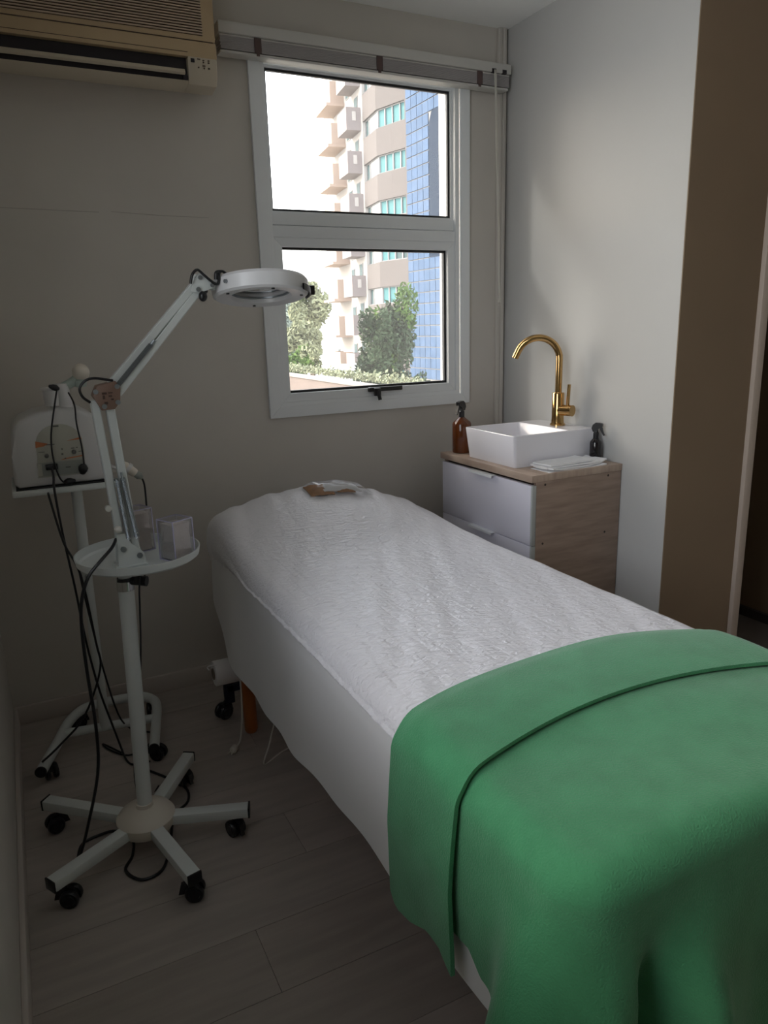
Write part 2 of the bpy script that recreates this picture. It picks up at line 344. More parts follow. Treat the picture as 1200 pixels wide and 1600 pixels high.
# window ---------------------------------------------------------------
win = bpy.data.objects.new('window_1', None); COL.objects.link(win); win.location = (-0.667, 0, WZ0); ORG[win.name] = Vector(win.location); win['kind'] = 'structure'
X0, X1, Z0, Z1 = -1.139, -0.1935, 1.067, 2.412
def mitre(x0, x1, z0, z1, w, ya, yb, name, m, parent, bev=0.0015):
    for poly in ([(x0, z0), (x1, z0), (x1-w, z0+w), (x0+w, z0+w)], [(x0, z1), (x1, z1), (x1-w, z1-w), (x0+w, z1-w)],
                 [(x0, z0), (x0+w, z0+w), (x0+w, z1-w), (x0, z1)], [(x1, z0), (x1-w, z0+w), (x1-w, z1-w), (x1, z1)]):
        q = MB(); q.prism(poly, 1, ya, yb, bev); obj(name, q, m, parent)
mitre(X0, X1, Z0, Z1, 0.044, -0.016, -0.0005, 'casing_board', M['alu'], win)
mitre(X0+0.040, X1-0.050, Z0+0.040, Z1-0.04, 0.020, -0.010, 0.07, 'frame_profile', M['alu'], win)
IX0, IX1, IZ0, IZ1 = X0+0.060, X1-0.070, Z0+0.060, Z1-0.060
q = MB(); q.box(IX0, IX1, -0.006, 0.06, 1.757, 1.800, 0.002); q.box(IX0, IX1, 0.002, 0.06, 1.803, 1.846, 0.002); obj('transom', q, M['alu'], win)
# fixed upper light and hinged lower sash
mitre(IX0, IX1, 1.8445, IZ1+0.004, 0.010, 0.012, 0.055, 'glazing_bead', M['alu'], win)
mitre(IX0, IX1, IZ0, 1.757, 0.034, -0.004, 0.055, 'sash_rail', M['alu'], win)
def gasket(x0, x1, z0, z1, w, y0, y1):
    q = MB(); q.box(x0, x1, y0, y1, z0, z0+w); q.box(x0, x1, y0, y1, z1-w, z1); q.box(x0, x0+w*0.6, y0, y1, z0+w, z1-w); q.box(x1-w, x1, y0, y1, z0+w, z1-w); obj('gasket', q, M['gasket'], win)
gasket(IX0+0.010, IX1-0.010, 1.854, IZ1-0.006, 0.009, 0.020, 0.034)
gasket(IX0+0.034, IX1-0.034, IZ0+0.034, 1.724, 0.010, 0.016, 0.034)
q = MB(); q.box(IX0+0.008, IX1-0.008, 0.026, 0.030, 1.850, IZ1-0.004); obj('window_pane', q, M['glass'], win, flat=True)
q = MB(); q.box(IX0+0.03, IX1-0.03, 0.026, 0.030, IZ0+0.03, 1.728); obj('window_pane', q, M['glass'], win, flat=True)
q = MB(); q.box(-0.700, -0.540, -0.020, -0.002, 1.146, 1.164, 0.003); lt = obj('latch', q, M['black'], win)
q = MB(); q.box(-0.680, -0.650, -0.034, -0.018, 1.128, 1.162, 0.004); q.tube([(-0.667, -0.03, 1.150), (-0.664, -0.040, 1.128), (-0.662, -0.044, 1.112)], 0.008, 8); obj('latch_lever', q, M['black'], lt)

# unseen window added in the side wall to brighten the room
fill_win = bpy.data.objects.new('added_fill_window', None); COL.objects.link(fill_win); fill_win.location = (XL, -2.235, FZ0); ORG[fill_win.name] = Vector(fill_win.location); fill_win['kind'] = 'structure'
for bx in ((FY0, FY0+.045, FZ0, FZ1), (FY1-.045, FY1, FZ0, FZ1), (FY0+.045, FY1-.045, FZ0, FZ0+.045), (FY0+.045, FY1-.045, FZ1-.045, FZ1)):
    q = MB(); q.box(XL-0.085, XL-0.03, *bx, .002); obj('frame_profile', q, M['alu'], fill_win)
q = MB(); q.box(XL-0.06, XL-0.055, FY0+.04, FY1-.04, FZ0+.04, FZ1-.04); obj('window_pane', q, M['glass'], fill_win, flat=True)
b = MB(); b.box(XL-1.25, XL-0.12, -1.28, -1.16, -6.0, 4.0); struct('sun_blocker_fin', b, M['facade_w'], flat=True, loc=(XL-.8, -1.65, -6))  # unseen fin added to keep direct sun out of the fill window
# ================================================================ OUTDOORS
def dirs(a):
    a = radians(a); return Vector((sin(a), cos(a), 0)), Vector((-cos(a), sin(a), 0))   # along, outward
def fbox(mb, P, t, n, s0, s1, o0, o1, z0, z1):
    P = Vector((P[0], P[1], 0)); v = []
    for s_ in (s0, s1):
        for o_ in (o0, o1):
            for z in (z0, z1): v.append(mb.b.verts.new(P + t*s_ + n*o_ + Vector((0, 0, z))))
    for f in ((0, 1, 3, 2), (4, 6, 7, 5), (0, 4, 5, 1), (2, 3, 7, 6), (0, 2, 6, 4), (1, 5, 7, 3)): mb._f([v[i] for i in f])
b = MB(); b.box(-80, 140, 0.6, 160, -6.2, -6.0); struct('exterior_ground', b, M['ground'], flat=True, loc=(0, 20, -6.2))
A0, A1, B1, W1 = (20.98, 39.26), (20.33, 41.948), (20.752, 44.744), (22.282, 54.86)
tA, nA = dirs(-13.6); tB, nB = dirs(8.6)
ap = thing('apartment_building', (22, 44, -6), 'pink and white apartment tower with balconies beyond the window glass', 'building')
def inset(p, n, d): return (p[0]-n.x*d, p[1]-n.y*d)
a0i, a1i, b1i = inset(A0, nA, .35), inset(A1, nA, .33), inset(B1, nB, .35)
b = MB(); b.prism([a0i, a1i, b1i, B1, W1, (W1[0]+9, W1[1]), (a0i[0]+10, a0i[1])], 2, -6, 27); obj('tower_core', b, M['facade_w'], ap, flat=True)
q = MB(); fbox(q, A0, tA, nA, -0.32, 0.0, -0.4, 0.10, -6, 27); obj('corner_pier', q, M['facade'], ap, flat=True)
for k in range(-4, 7):
    zt = 14.34-2.62*k; zs = zt-1.06; zn = zt-2.62
    b = MB(); b.prism([A0, A1, B1, b1i, a1i, a0i], 2, zn, zs); obj('parapet_band', b, M['facade'], ap, flat=True)
    f = MB()
    for j in range(5): fbox(f, A0, tA, nA, 2.766*j/4-0.04, 2.766*j/4+0.04, -0.30, -0.14, zs, zt)
    fbox(f, A0, tA, nA, 0, 2.766, -0.30, -0.14, zs, zs+0.06); fbox(f, A0, tA, nA, 0, 2.766, -0.30, -0.14, zt-0.06, zt)
    fr = obj('window_frame', f, M['mullion'], ap, flat=True)
    for j in range(4):
        g = MB(); fbox(g, A0, tA, nA, 2.766*j/4+0.04, 2.766*(j+1)/4-0.04, -0.28, -0.22, zs+.06, zt-.06); obj('window_pane', g, M['teal'] if k < 3 else random.choice((M['teal'], M['tealdark'])), fr, flat=True)
    f = MB(); fbox(f, A1, tB, nB, 0.0, 0.12, -0.30, -0.14, zs, zt); fbox(f, A1, tB, nB, 1.9, 2.0, -0.30, -0.14, zs, zt); fbox(f, A1, tB, nB, 2.7, 2.83, -0.30, -0.14, zs, zt); fbox(f, A1, tB, nB, 0, 2.83, -0.30, -0.14, zt-.05, zt); fbox(f, A1, tB, nB, 0, 2.83, -0.30, -0.14, zs, zs+.05)
    fr = obj('window_frame', f, M['mullion'], ap, flat=True)
    g = MB(); fbox(g, A1, tB, nB, 0.12, 1.9, -0.27, -0.20, zs, zt); obj('roller_shutter', g, M['shutter'], fr, flat=True)
    g = MB(); fbox(g, A1, tB, nB, 2.0, 2.7, -0.27, -0.22, zs, zt); obj('window_pane', g, M['tealdark'], fr, flat=True)
    # balconies of the side wing
    zb = 14.03-2.62*k
    for (s0, s1, od, m) in ((0.35, 2.6, 1.0, M['balcony']), (4.3, 7.2, 1.0, M['peach'])):
        f = MB(); fbox(f, B1, tB, nB, s0, s0+.12, 0, od, zb, zb+1.25); fbox(f, B1, tB, nB, s1-.12, s1, 0, od, zb, zb+1.25); fbox(f, B1, tB, nB, s0+.12, s1-.12, od-.12, od, zb, zb+1.25)
        fbox(f, B1, tB, nB, s0, s1, 0, od, zb-0.12, zb); bl = obj('balcony', f, m, ap, flat=True)
        if m is M['peach']:
            g = MB(); fbox(g, B1, tB, nB, s0-0.1, s1+0.3, 0, od+.30, zb-0.30, zb-0.12); obj('balcony_slab', g, M['peach'], bl, flat=True)
        else:
            g = MB(); fbox(g, B1, tB, nB, s0-.03, s0, .35, .60, zb+.45, zb+1.0); obj('drain_niche', g, M['facade_w'], bl, flat=True)
    for (s0, s1, a, c) in ((0.9, 1.7, zb+0.9, zb+2.1), (2.9, 3.7, zb-0.1, zb+1.9), (8.0, 8.6, zb+0.4, zb+1.4)):
        f = MB(); fbox(f, B1, tB, nB, s0, s1, 0.0, 0.05, a, c); fr = obj('window_frame', f, M['mullion'], ap, flat=True)
        g = MB(); fbox(g, B1, tB, nB, s0+.06, s1-.06, 0.04, 0.07, a+.06, c-.06); obj('window_pane', g, M['tealdark'], fr, flat=True)
# blue tiled wing, nearer
bw = thing('tiled_stair_tower', (21, 36, -6), 'blue tiled stair tower with pale joints beside the apartment block', 'building')
BX = 20.49; y0, y1 = 34.545, 38.40
b = MB(); b.box(BX+0.06, BX+7, 30, y1, -6, 24); obj('tower_core', b, M['grout'], bw, flat=True)
b = MB(); b.box(BX-0.10, BX+0.06, 30, y0-0.03, -6, 24); obj('corner_pier', b, M['facade_w'], bw, flat=True)
nc = 6; cw = (y1-y0)/nc; rh = 0.633
for i in range(nc):
    rows = range(-4, 24)
    for j in rows:
        z = 1.046+rh*j-0.317
        if i < 2 and 4.95 < z+rh/2 < 12.7: continue
        q = MB(); g_ = 0.020; q.box(BX+random.uniform(-0.006, 0.006), BX+0.07, y0+cw*i+g_, y0+cw*(i+1)-g_, z+g_+.012, z+rh-g_-.012)
        obj('tile', q, random.choice((M['btile'], M['btile2'], M['btile'])), bw, flat=True)
b = MB(); b.prism([(y0+.06, 4.96), (y0+2*cw-.04, 4.96), (y0+2*cw-.04, 12.2), (y0+2*cw-.35, 12.75), (y0+.06, 12.9)], 0, BX+0.02, BX+0.07); obj('stair_window', b, M['dglass'], bw, flat=True)

def tree(name, center, rad, n, size, mats, label, group=None, clumps=9, trunk=-6.0, extra=None):
    c = Vector(center); t = thing(name, (c.x, c.y, trunk), label, 'tree', group)
    q = MB(); q.tube([(c.x+.1, c.y, trunk), (c.x-.05, c.y, c.z-rad[2]*0.6), (c.x, c.y, c.z)], rad[0]*0.07+.03, 7); obj('trunk', q, M['bark'], t)
    V, F, I = [], [], []
    cl = [(c + Vector((random.gauss(0, .42)*rad[0], random.gauss(0, .42)*rad[1], random.uniform(-.75, .72)*rad[2])), random.uniform(.34, .58), random.randrange(100)) for _ in range(clumps)] + [(c, 0.75, 0)]
    if extra: cl += extra
    for _ in range(n):
        cc, rr, sd = random.choice(cl)
        d = Vector((random.gauss(0, 1), random.gauss(0, 1), random.gauss(0, 1))).normalized()*(random.random()**0.33)
        p = cc + Vector((d.x*rad[0], d.y*rad[1], d.z*rad[2]))*rr
        a = Vector((random.gauss(0, 1), random.gauss(0, 1), random.gauss(0, .7))).normalized(); e = a.orthogonal().normalized(); e = Matrix.Rotation(random.random()*6.28, 3, a) @ e
        s_ = size*random.uniform(.6, 1.3); k = len(V); f = a.cross(e)
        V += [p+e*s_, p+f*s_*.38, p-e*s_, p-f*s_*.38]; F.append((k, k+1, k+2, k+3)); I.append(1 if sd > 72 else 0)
    me = bpy.data.meshes.new('foliage'); me.from_pydata([tuple(v-Vector((c.x, c.y, trunk))) for v in V], [], F)
    for m in mats: me.materials.append(m)
    me.polygons.foreach_set('material_index', I)
    o = bpy.data.objects.new('foliage', me); COL.objects.link(o); o.parent = t; o['kind'] = 'stuff'
    return t
random.seed(21)
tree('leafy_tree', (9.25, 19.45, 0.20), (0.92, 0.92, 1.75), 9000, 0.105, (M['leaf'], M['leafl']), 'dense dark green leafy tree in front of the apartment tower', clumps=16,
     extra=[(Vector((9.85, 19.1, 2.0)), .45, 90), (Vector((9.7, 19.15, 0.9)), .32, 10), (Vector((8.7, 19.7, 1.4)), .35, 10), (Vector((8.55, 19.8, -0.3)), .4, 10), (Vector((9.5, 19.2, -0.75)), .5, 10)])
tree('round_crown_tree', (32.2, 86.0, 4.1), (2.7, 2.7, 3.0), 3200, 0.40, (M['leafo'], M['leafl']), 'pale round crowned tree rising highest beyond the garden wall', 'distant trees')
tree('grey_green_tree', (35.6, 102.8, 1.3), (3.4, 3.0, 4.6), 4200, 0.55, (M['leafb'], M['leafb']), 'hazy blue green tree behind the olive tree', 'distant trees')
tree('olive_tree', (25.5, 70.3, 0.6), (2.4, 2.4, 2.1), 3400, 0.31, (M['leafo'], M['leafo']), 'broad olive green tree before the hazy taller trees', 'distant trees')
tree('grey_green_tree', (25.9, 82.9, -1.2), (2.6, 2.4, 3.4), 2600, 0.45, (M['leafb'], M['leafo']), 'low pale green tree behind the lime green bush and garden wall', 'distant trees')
tree('lime_green_bush', (16.5, 49.0, -1.25), (1.5, 1.5, 1.35), 2400, 0.20, (M['leafl'], M['leafl']), 'bright lime green bush above the brown garden wall', 'distant trees')
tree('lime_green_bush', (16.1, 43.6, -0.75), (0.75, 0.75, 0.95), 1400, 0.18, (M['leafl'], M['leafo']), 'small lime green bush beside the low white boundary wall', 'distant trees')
lo = MB(); lo.box(13.4, 17.5, 34.6, 35, -5.0, -0.62); lo.box(13.0, 17.5, 34.45, 34.6, -1.3, -0.55)
lh = obj('low_white_wall', lo, mat('boundary_wall_white', (0.5, 0.5, 0.5), 0.9), flat=True); tag(lh, 'low white boundary wall at the foot of the apartment tower', 'wall')  # plain white wall colour
gt, gn = dirs(181.1)
P0 = (5.64, 25.0)
gwl = thing('garden_wall', (6, 17.5, -6), 'brown garden wall with pale coping under the leafy trees', 'wall')
q = MB(); fbox(q, P0, gt, gn, 0, 16, -0.12, 0.12, -6, 0.04); obj('wall_body', q, M['bwall'], gwl, flat=True)
q = MB(); fbox(q, P0, gt, gn, 0, 16, -0.16, 0.16, 0.04, 0.10); obj('coping', q, M['coping'], gwl, flat=True)
V, F = [], []
random.seed(5)
for _ in range(3500):
    s_ = random.uniform(0, 14); p = Vector((P0[0], P0[1], 0)) + gt*s_ + Vector((.42+random.gauss(0, .06), random.gauss(0, .08), .12+abs(random.gauss(0, .09))))
    a = Vector((random.gauss(0, 1), random.gauss(0, 1), random.gauss(0, 1))).normalized(); e = a.orthogonal().normalized(); f = a.cross(e); k = len(V); s2 = random.uniform(.03, .07)
    V += [p+e*s2, p+f*s2*.5, p-e*s2, p-f*s2*.5]; F.append((k, k+1, k+2, k+3))
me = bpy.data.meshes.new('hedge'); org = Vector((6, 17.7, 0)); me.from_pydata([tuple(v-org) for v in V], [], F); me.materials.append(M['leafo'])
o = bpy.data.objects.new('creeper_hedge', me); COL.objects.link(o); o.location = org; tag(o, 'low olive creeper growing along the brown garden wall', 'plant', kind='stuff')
# ================================================================ AIR CONDITIONER
ac = thing('air_conditioner', (-1.70, -0.10, 2.20), 'aged beige wall air conditioner with open louvre and brown grille', 'air conditioner')
AX0, AX1 = -2.14, -1.305
prof = [(-0.001, 2.585), (-0.15, 2.585), (-0.195, 2.56), (-0.205, 2.50), (-0.210, 2.325)]          # (y, z) upper shell section
b = MB(); b.prism(prof + [(-0.001, 2.325)], 0, AX0, AX1, 0.006); body = obj('upper_housing', b, M['accent'], ac)
prof2 = [(-0.001, 2.322), (-0.209, 2.322), (-0.213, 2.290), (-0.212, 2.275)]
low = [(-0.207, 2.222), (-0.190, 2.200), (-0.13, 2.190), (-0.03, 2.218), (-0.001, 2.226)]
b = MB(); b.prism([(-0.001, 2.275), (-0.212, 2.275)] + low, 0, -1.402, AX1, 0.006)
b.prism([(-0.204, 2.206), (-0.190, 2.199), (-0.13, 2.190), (-0.03, 2.218), (-0.001, 2.226), (-0.001, 2.232), (-0.15, 2.2035)], 0, AX0, -1.402)
lh_ = obj('lower_housing', b, M['acbody'], ac)
b = MB(); b.prism(prof2 + [(-0.001, 2.275)], 0, AX0, AX1, 0.004); obj('front_strip', b, M['accent'], ac)
b = MB(); b.box(AX0, -1.4025, -0.192, -0.10, 2.206, 2.2745); obj('outlet_shade_block', b, M['dark'], ac, flat=True)  # solid block, its dark colour stands for shade inside the outlet
b = MB(); b.prism([(-0.205, 2.221), (-0.213, 2.226), (-0.208, 2.237), (-0.196, 2.234)], 0, AX0, -1.412, 0.002); fl_ = obj('louvre', b, M['acbody'], ac)
b = MB(); b.box(-1.420, -1.4035, -0.206, -0.17, 2.207, 2.221, 0.002); obj('louvre_pivot', b, M['dark'], fl_)
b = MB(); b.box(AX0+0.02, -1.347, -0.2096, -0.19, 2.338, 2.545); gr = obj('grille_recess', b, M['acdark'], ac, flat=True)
b = MB()
for i in range(26):
    z = 2.341+i*0.0080; b.box(AX0+0.02, -1.3465, -0.2135, -0.2085, z, z+0.0042)
obj('grille_slats', b, mat('grille_slat_brown', (0.47, 0.37, 0.27), 0.5), ac, flat=True, kind='stuff')
b = MB(); b.box(AX0, -1.40, -0.2137, -0.210, 2.286, 2.2875); b.box(AX0, AX1-.01, -0.2112, -0.209, 2.3225, 2.3245); obj('seam_line', b, M['acmark'], ac, flat=True)
b = MB(); b.box(-1.392, -1.380, -0.2145, -0.209, 2.259, 2.270, 0.001); obj('sensor_window', b, M['dark'], ac)
for (x, z, w, h) in ((-1.366, 2.270, .010, .0025), (-1.368, 2.246, .004, .003), (-1.351, 2.268, .006, .002), (-1.351, 2.262, .004, .004), (-1.350, 2.252, .008, .0025), (-1.350, 2.245, .004, .004), (-1.334, 2.268, .006, .003), (-1.334, 2.262, .005, .0035), (-1.334, 2.246, .005, .0035)):
    b = MB(); b.box(x-w/2, x+w/2, -0.2140, -0.2095, z-h/2, z+h/2); obj('indicator_mark', b, M['acmark'], ac, flat=True)

# ================================================================ VENETIAN BLIND (raised)
bl = thing('venetian_blind', (-0.64, -0.03, 2.35), 'raised grey venetian blind with brown ladder tapes above the window', 'blind')
BX0, BX1 = -1.253, -0.026
b = MB(); b.box(BX0, BX1, -0.070, -0.0005, 2.411, 2.447, 0.002); hr = obj('headrail', b, M['blindw'], bl)
b = MB(); b.box(BX0+.012, BX0+.035, -0.05, -0.02, 2.447, 2.452); obj('headrail_clip', b, M['black'], hr)
for x in (-0.112, -0.060):
    b = MB(); b.box(x-.010, x+.010, -0.0715, -0.06, 2.409, 2.424); obj('cord_slot', b, M['dark'], hr)
random.seed(3)
b = MB()
for i in range(13):
    z = 2.4035-i*0.0033; dx = random.uniform(-.002, .002); b.box(BX0+.006+dx, BX1-.004+dx, -0.060, -0.012, z, z+0.0022)
obj('stacked_slats', b, M['blindm'], bl, flat=True, kind='stuff')
b = MB(); b.box(BX0+.004, BX1-.002, -0.0605, -0.012, 2.405, 2.4095, 0.001); obj('top_slat', b, M['blindw'], bl)
b = MB(); b.box(BX0+.004, BX1-.008, -0.062, -0.010, 2.351, 2.3605, 0.003); obj('bottom_rail', b, M['blindw'], bl)
for x in (-1.112, -0.632, -0.176):
    b = MB(); b.box(x-.013, x+.013, -0.0635, -0.0600, 2.3615, 2.410, 0.001); b.box(x-.007, x+.005, -0.0655, -0.0608, 2.352, 2.3615, 0.001); obj('ladder_tape', b, M['tape'], bl)
b = MB(); b.tube([(-0.112, -0.076, 2.418), (-0.112, -0.082, 2.30), (-0.098, -0.083, 1.9), (-0.083, -0.083, 1.53)], 0.0028, 8); b.tube([(-0.106, -0.078, 2.418), (-0.107, -0.083, 2.30), (-0.093, -0.085, 1.9), (-0.081, -0.083, 1.53)], 0.0018, 6)
b.lathe([(0, 0.034), (.003, .034), (.0045, .02), (.008, .004), (.008, 0), (0, 0)], (-0.082, -0.083, 1.502), 12); obj('pull_cord', b, M['cordw'], bl)

# ================================================================ VANITY CABINET
cb = thing('vanity_cabinet', (-0.215, -0.47, 0), 'oak vanity cabinet with two white drawers in the corner', 'cabinet')
CX, CY0, CY1, CZ = -0.430, -0.784, -0.148, 0.88
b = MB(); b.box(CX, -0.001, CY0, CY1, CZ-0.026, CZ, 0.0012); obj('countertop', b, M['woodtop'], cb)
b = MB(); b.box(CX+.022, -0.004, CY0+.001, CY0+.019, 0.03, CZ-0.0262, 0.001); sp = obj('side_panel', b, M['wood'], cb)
for (y_, z_) in ((-0.37, 0.842), (-0.07, 0.842), (-0.375, 0.62), (-0.075, 0.62)):
    b = MB(); b.lathe([(0, 0), (.0042, 0), (.0042, .0012), (0, .0012)], (y_, CY0+.0012, z_), 10, Matrix.Rotation(pi/2, 3, 'X')); obj('screw_cap', b, M['reveal'], sp)
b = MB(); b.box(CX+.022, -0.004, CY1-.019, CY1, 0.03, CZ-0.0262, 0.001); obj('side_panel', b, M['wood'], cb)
b = MB(); b.box(CX+.03, -0.004, CY0+.019, CY1-.019, 0.03, CZ-0.0262); obj('carcass', b, M['reveal'], cb, flat=True)
for (z0, z1) in ((0.617, 0.842), (0.335, 0.614), (0.045, 0.332)):
    b = MB(); b.box(CX+.003, CX+.021, CY0+.010, CY1-.012, z0, z1, 0.0012)
    d = obj('drawer_front', b, M['drawer'], cb)
    b = MB(); b.box(CX+.0035, CX+.0215, CY0+.0012, CY0+.0098, z0, z1, 0.0006); obj('edge_band', b, M['drawer_edge'], d)
    b = MB(); b.prism([(CX-.016, z1+.0010), (CX+.012, z1+.0010), (CX+.012, z1+.0026), (CX-.018, z1+.0026), (CX-.018, z1-.006), (CX-.016, z1-.006)], 1, -0.555, -0.395); obj('handle', b, M['alu'], d)
b = MB(); b.box(CX+.06, -0.01, CY0+.03, CY1-.03, 0, 0.03); obj('plinth', b, M['reveal'], cb, flat=True)
# basin: square vessel with straight walls and sunken bowl
bs = thing('vessel_basin', (-0.20, -0.48, CZ), 'white rectangular ceramic vessel basin on the oak countertop', 'basin')
QX0, QX1, QY0, QY1, QZ0, QZ1 = -0.405, -0.012, -0.644, -0.302, CZ+.0008, 1.003
def rring(x0, x1, y0, y1, r, z, n=5):
    P = []
    for (cx_, cy_, a0) in ((x1-r, y1-r, 0), (x0+r, y1-r, pi/2), (x0+r, y0+r, pi), (x1-r, y0+r, 1.5*pi)):
        for k in range(n+1): a = a0+pi/2*k/n; P.append((cx_+r*cos(a), cy_+r*sin(a), z))
    return P
b = MB(); t_ = 0.012
R_ = [rring(QX0+.012, QX1-.004, QY0+.010, QY1-.012, .012, QZ0), rring(QX0, QX1, QY0, QY1, .012, QZ1-.003), rring(QX0+.002, QX1-.002, QY0+.002, QY1-.002, .011, QZ1),
      rring(QX0+t_, QX1-.125, QY0+t_, QY1-t_, .010, QZ1), rring(QX0+t_+.003, QX1-.128, QY0+t_+.003, QY1-t_-.003, .012, QZ1-.004),
      rring(QX0+t_+.03, QX1-.15, QY0+t_+.03, QY1-t_-.03, .03, QZ1-.080), rring(QX0+.12, QX1-.21, QY0+.13, QY1-.13, .02, QZ1-.092)]
V_ = b.grid(R_, close=True); b._f(V_[0][::-1]); b._f(V_[-1]); obj('bowl', b, M['ceramic'], bs, sharp=40)
b = MB(); b.lathe([(0, 0), (.022, 0), (.022, .003), (.016, .005), (0, .005)], (-0.255, -0.475, QZ1-.0915), 18); obj('drain', b, M['gold'], bs)
# faucet
fx, fy = -0.075, -0.487
fc = thing('faucet', (fx, fy, QZ1), 'gold gooseneck faucet standing on the white basin rim', 'faucet')
b = MB(); b.lathe([(0, 0), (.031, 0), (.031, .005), (.026, .009), (.0245, .03), (.0245, .128), (.022, .132), (0, .132)], (fx, fy, QZ1+.0005), 28); obj('body', b, M['gold'], fc)
b = MB(); pts = [(fx, fy, QZ1+.13), (fx, fy, QZ1+.265)]; R0 = 0.085; dx, dy = -0.80, 0.60
for k in range(1, 15):
    a = pi*0.86*k/14; pts.append((fx+dx*R0*(1-cos(a)), fy+dy*R0*(1-cos(a)), QZ1+.265+R0*sin(a)))
a = pi*0.86; pts.append((pts[-1][0]+dx*sin(a)*.028, pts[-1][1]+dy*sin(a)*.028, pts[-1][2]+cos(a)*.028))
b.tube(pts, 0.0138, 18, n=2); sp_ = obj('spout', b, M['gold'], fc, sharp=60)
e = Vector(pts[-1]); d_ = (e-Vector(pts[-2])).normalized(); b = MB(); b.cyl(e, e+d_*.004, 0.0135, 0.0135, 18); b.cyl(e+d_*.004, e+d_*.005, 0.010, 0.010, 14); obj('aerator', b, M['gold'], sp_)
hd = Vector((0.30, -0.95, 0)).normalized(); hb = Vector((fx, fy, QZ1+.062))
b = MB(); b.cyl(hb, hb+hd*.068, .0225, .0225, 24); hn = obj('handle_barrel', b, M['gold'], fc)
b = MB(); p = hb+hd*.045+Vector((0, 0, .02)); b.tube([p, p+Vector((-.002, -.004, .03)), p+Vector((-.004, -.010, .085))], 0.0068, 12); obj('lever', b, M['gold'], hn)

def trigger(mb, c, s, face):
    """spray head above a bottle mouth at c, scale s, nozzle towards unit vector face (2-D)"""
    f = Vector((face[0], face[1], 0)); sd = Vector((-f.y, f.x, 0)); c = Vector(c)
    def P(a, h): return c + f*a*s + Vector((0, 0, h*s))
    mb.lathe([(0, 0), (.0145*s, 0), (.0145*s, .030*s), (.011*s, .034*s), (.009*s, .05*s), (0, .05*s)], c, 20)
    out_ = [(-.016, .036), (.004, .034), (.010, .050), (.028, .060), (.034, .066), (.034, .080), (.020, .084), (-.004, .085), (-.018, .074), (-.024, .055)]
    A = [mb.b.verts.new(P(a, h)+sd*.010*s) for a, h in out_]; B_ = [mb.b.verts.new(P(a, h)-sd*.010*s) for a, h in out_]; n = len(out_)
    mb._f(A); mb._f(B_[::-1])
    for i in range(n): mb._f((A[i], A[(i+1) % n], B_[(i+1) % n], B_[i]))
    return P, sd
def trig_lever(mb, P, sd, s):
    out_ = [(.018, .062), (.030, .064), (.036, .045), (.046, .018), (.041, .015), (.028, .036), (.020, .050)]
    A = [mb.b.verts.new(P(a, h)+sd*.006*s) for a, h in out_]; B_ = [mb.b.verts.new(P(a, h)-sd*.006*s) for a, h in out_]; n = len(out_)
    mb._f(A); mb._f(B_[::-1])
    for i in range(n): mb._f((A[i], A[(i+1) % n], B_[(i+1) % n], B_[i]))
def spray(name, c, R, h, neck, s, mb_, face, label):
    t = thing(name, c, label, 'spray bottle')
    b = MB(); b.lathe([(0, 0), (R*.94, 0), (R, .005), (R, h*.80), (R*.92, h*.86), (neck*1.25, h*.985), (neck, h), (0, h)], (c[0], c[1], c[2]+.0008), 32); obj('bottle', b, mb_, t)
    b = MB(); P, sd = trigger(b, (c[0], c[1], c[2]+h), s, face); sh = obj('spray_head', b, M['black'], t)
    b = MB(); trig_lever(b, P, sd, s); obj('trigger', b, M['black'], sh)
spray('spray_bottle', (-0.357, -0.205, CZ), 0.0405, 0.150, 0.012, 0.82, M['amber'], (-0.93, -0.3), 'amber spray bottle with black trigger head at the window side of the basin')
spray('spray_bottle', (-0.040, -0.676, CZ), 0.0225, 0.088, 0.009, 0.72, M['blackglass'], (0.55, -0.83), 'small black spray bottle between the basin and the wall')

# paper towels fanned on the counter's front edge
random.seed(11)
for i, (cx_, cy_, w, d, a, lb) in enumerate(((-0.205, -0.716, .28, .105, .02, 'white paper towel at the bottom of the fanned stack on the counter'),
      (-0.195, -0.712, .28, .105, .10, 'second white paper towel from the bottom of the fanned stack'),
      (-0.215, -0.708, .25, .10, -.03, 'third white paper towel from the bottom of the fanned stack'),
      (-0.225, -0.706, .21, .10, .05, 'topmost white paper towel of the fanned stack beside the basin'))):
    z = CZ+.0012+i*.0075; N = 14; rows = []
    for j in range(7):
        r_ = []
        for k in range(N+1):
            u = (k/N-.5)*w; v = (j/6-.5)*d; e_ = smooth((abs(k/N-.5)-.36)/.14)
            zz = z + .0016*sin(7*u/w+i*2)*sin(5*v/d+i) + (.012*e_*(1 if k > N/2 else .35) if i in (1,) else .003*e_*(k > N/2)); zz = max(zz, z-.0004)
            r_.append((cx_+u*cos(a)-v*sin(a), cy_+u*sin(a)+v*cos(a), zz))
        rows.append(r_)
    b = MB(); b.grid(rows); solid(b, 0.0055)
    o = obj('paper_towel', b, M['paper'], None, sharp=50); tag(o, lb, 'paper towel', 'paper towels on the counter')

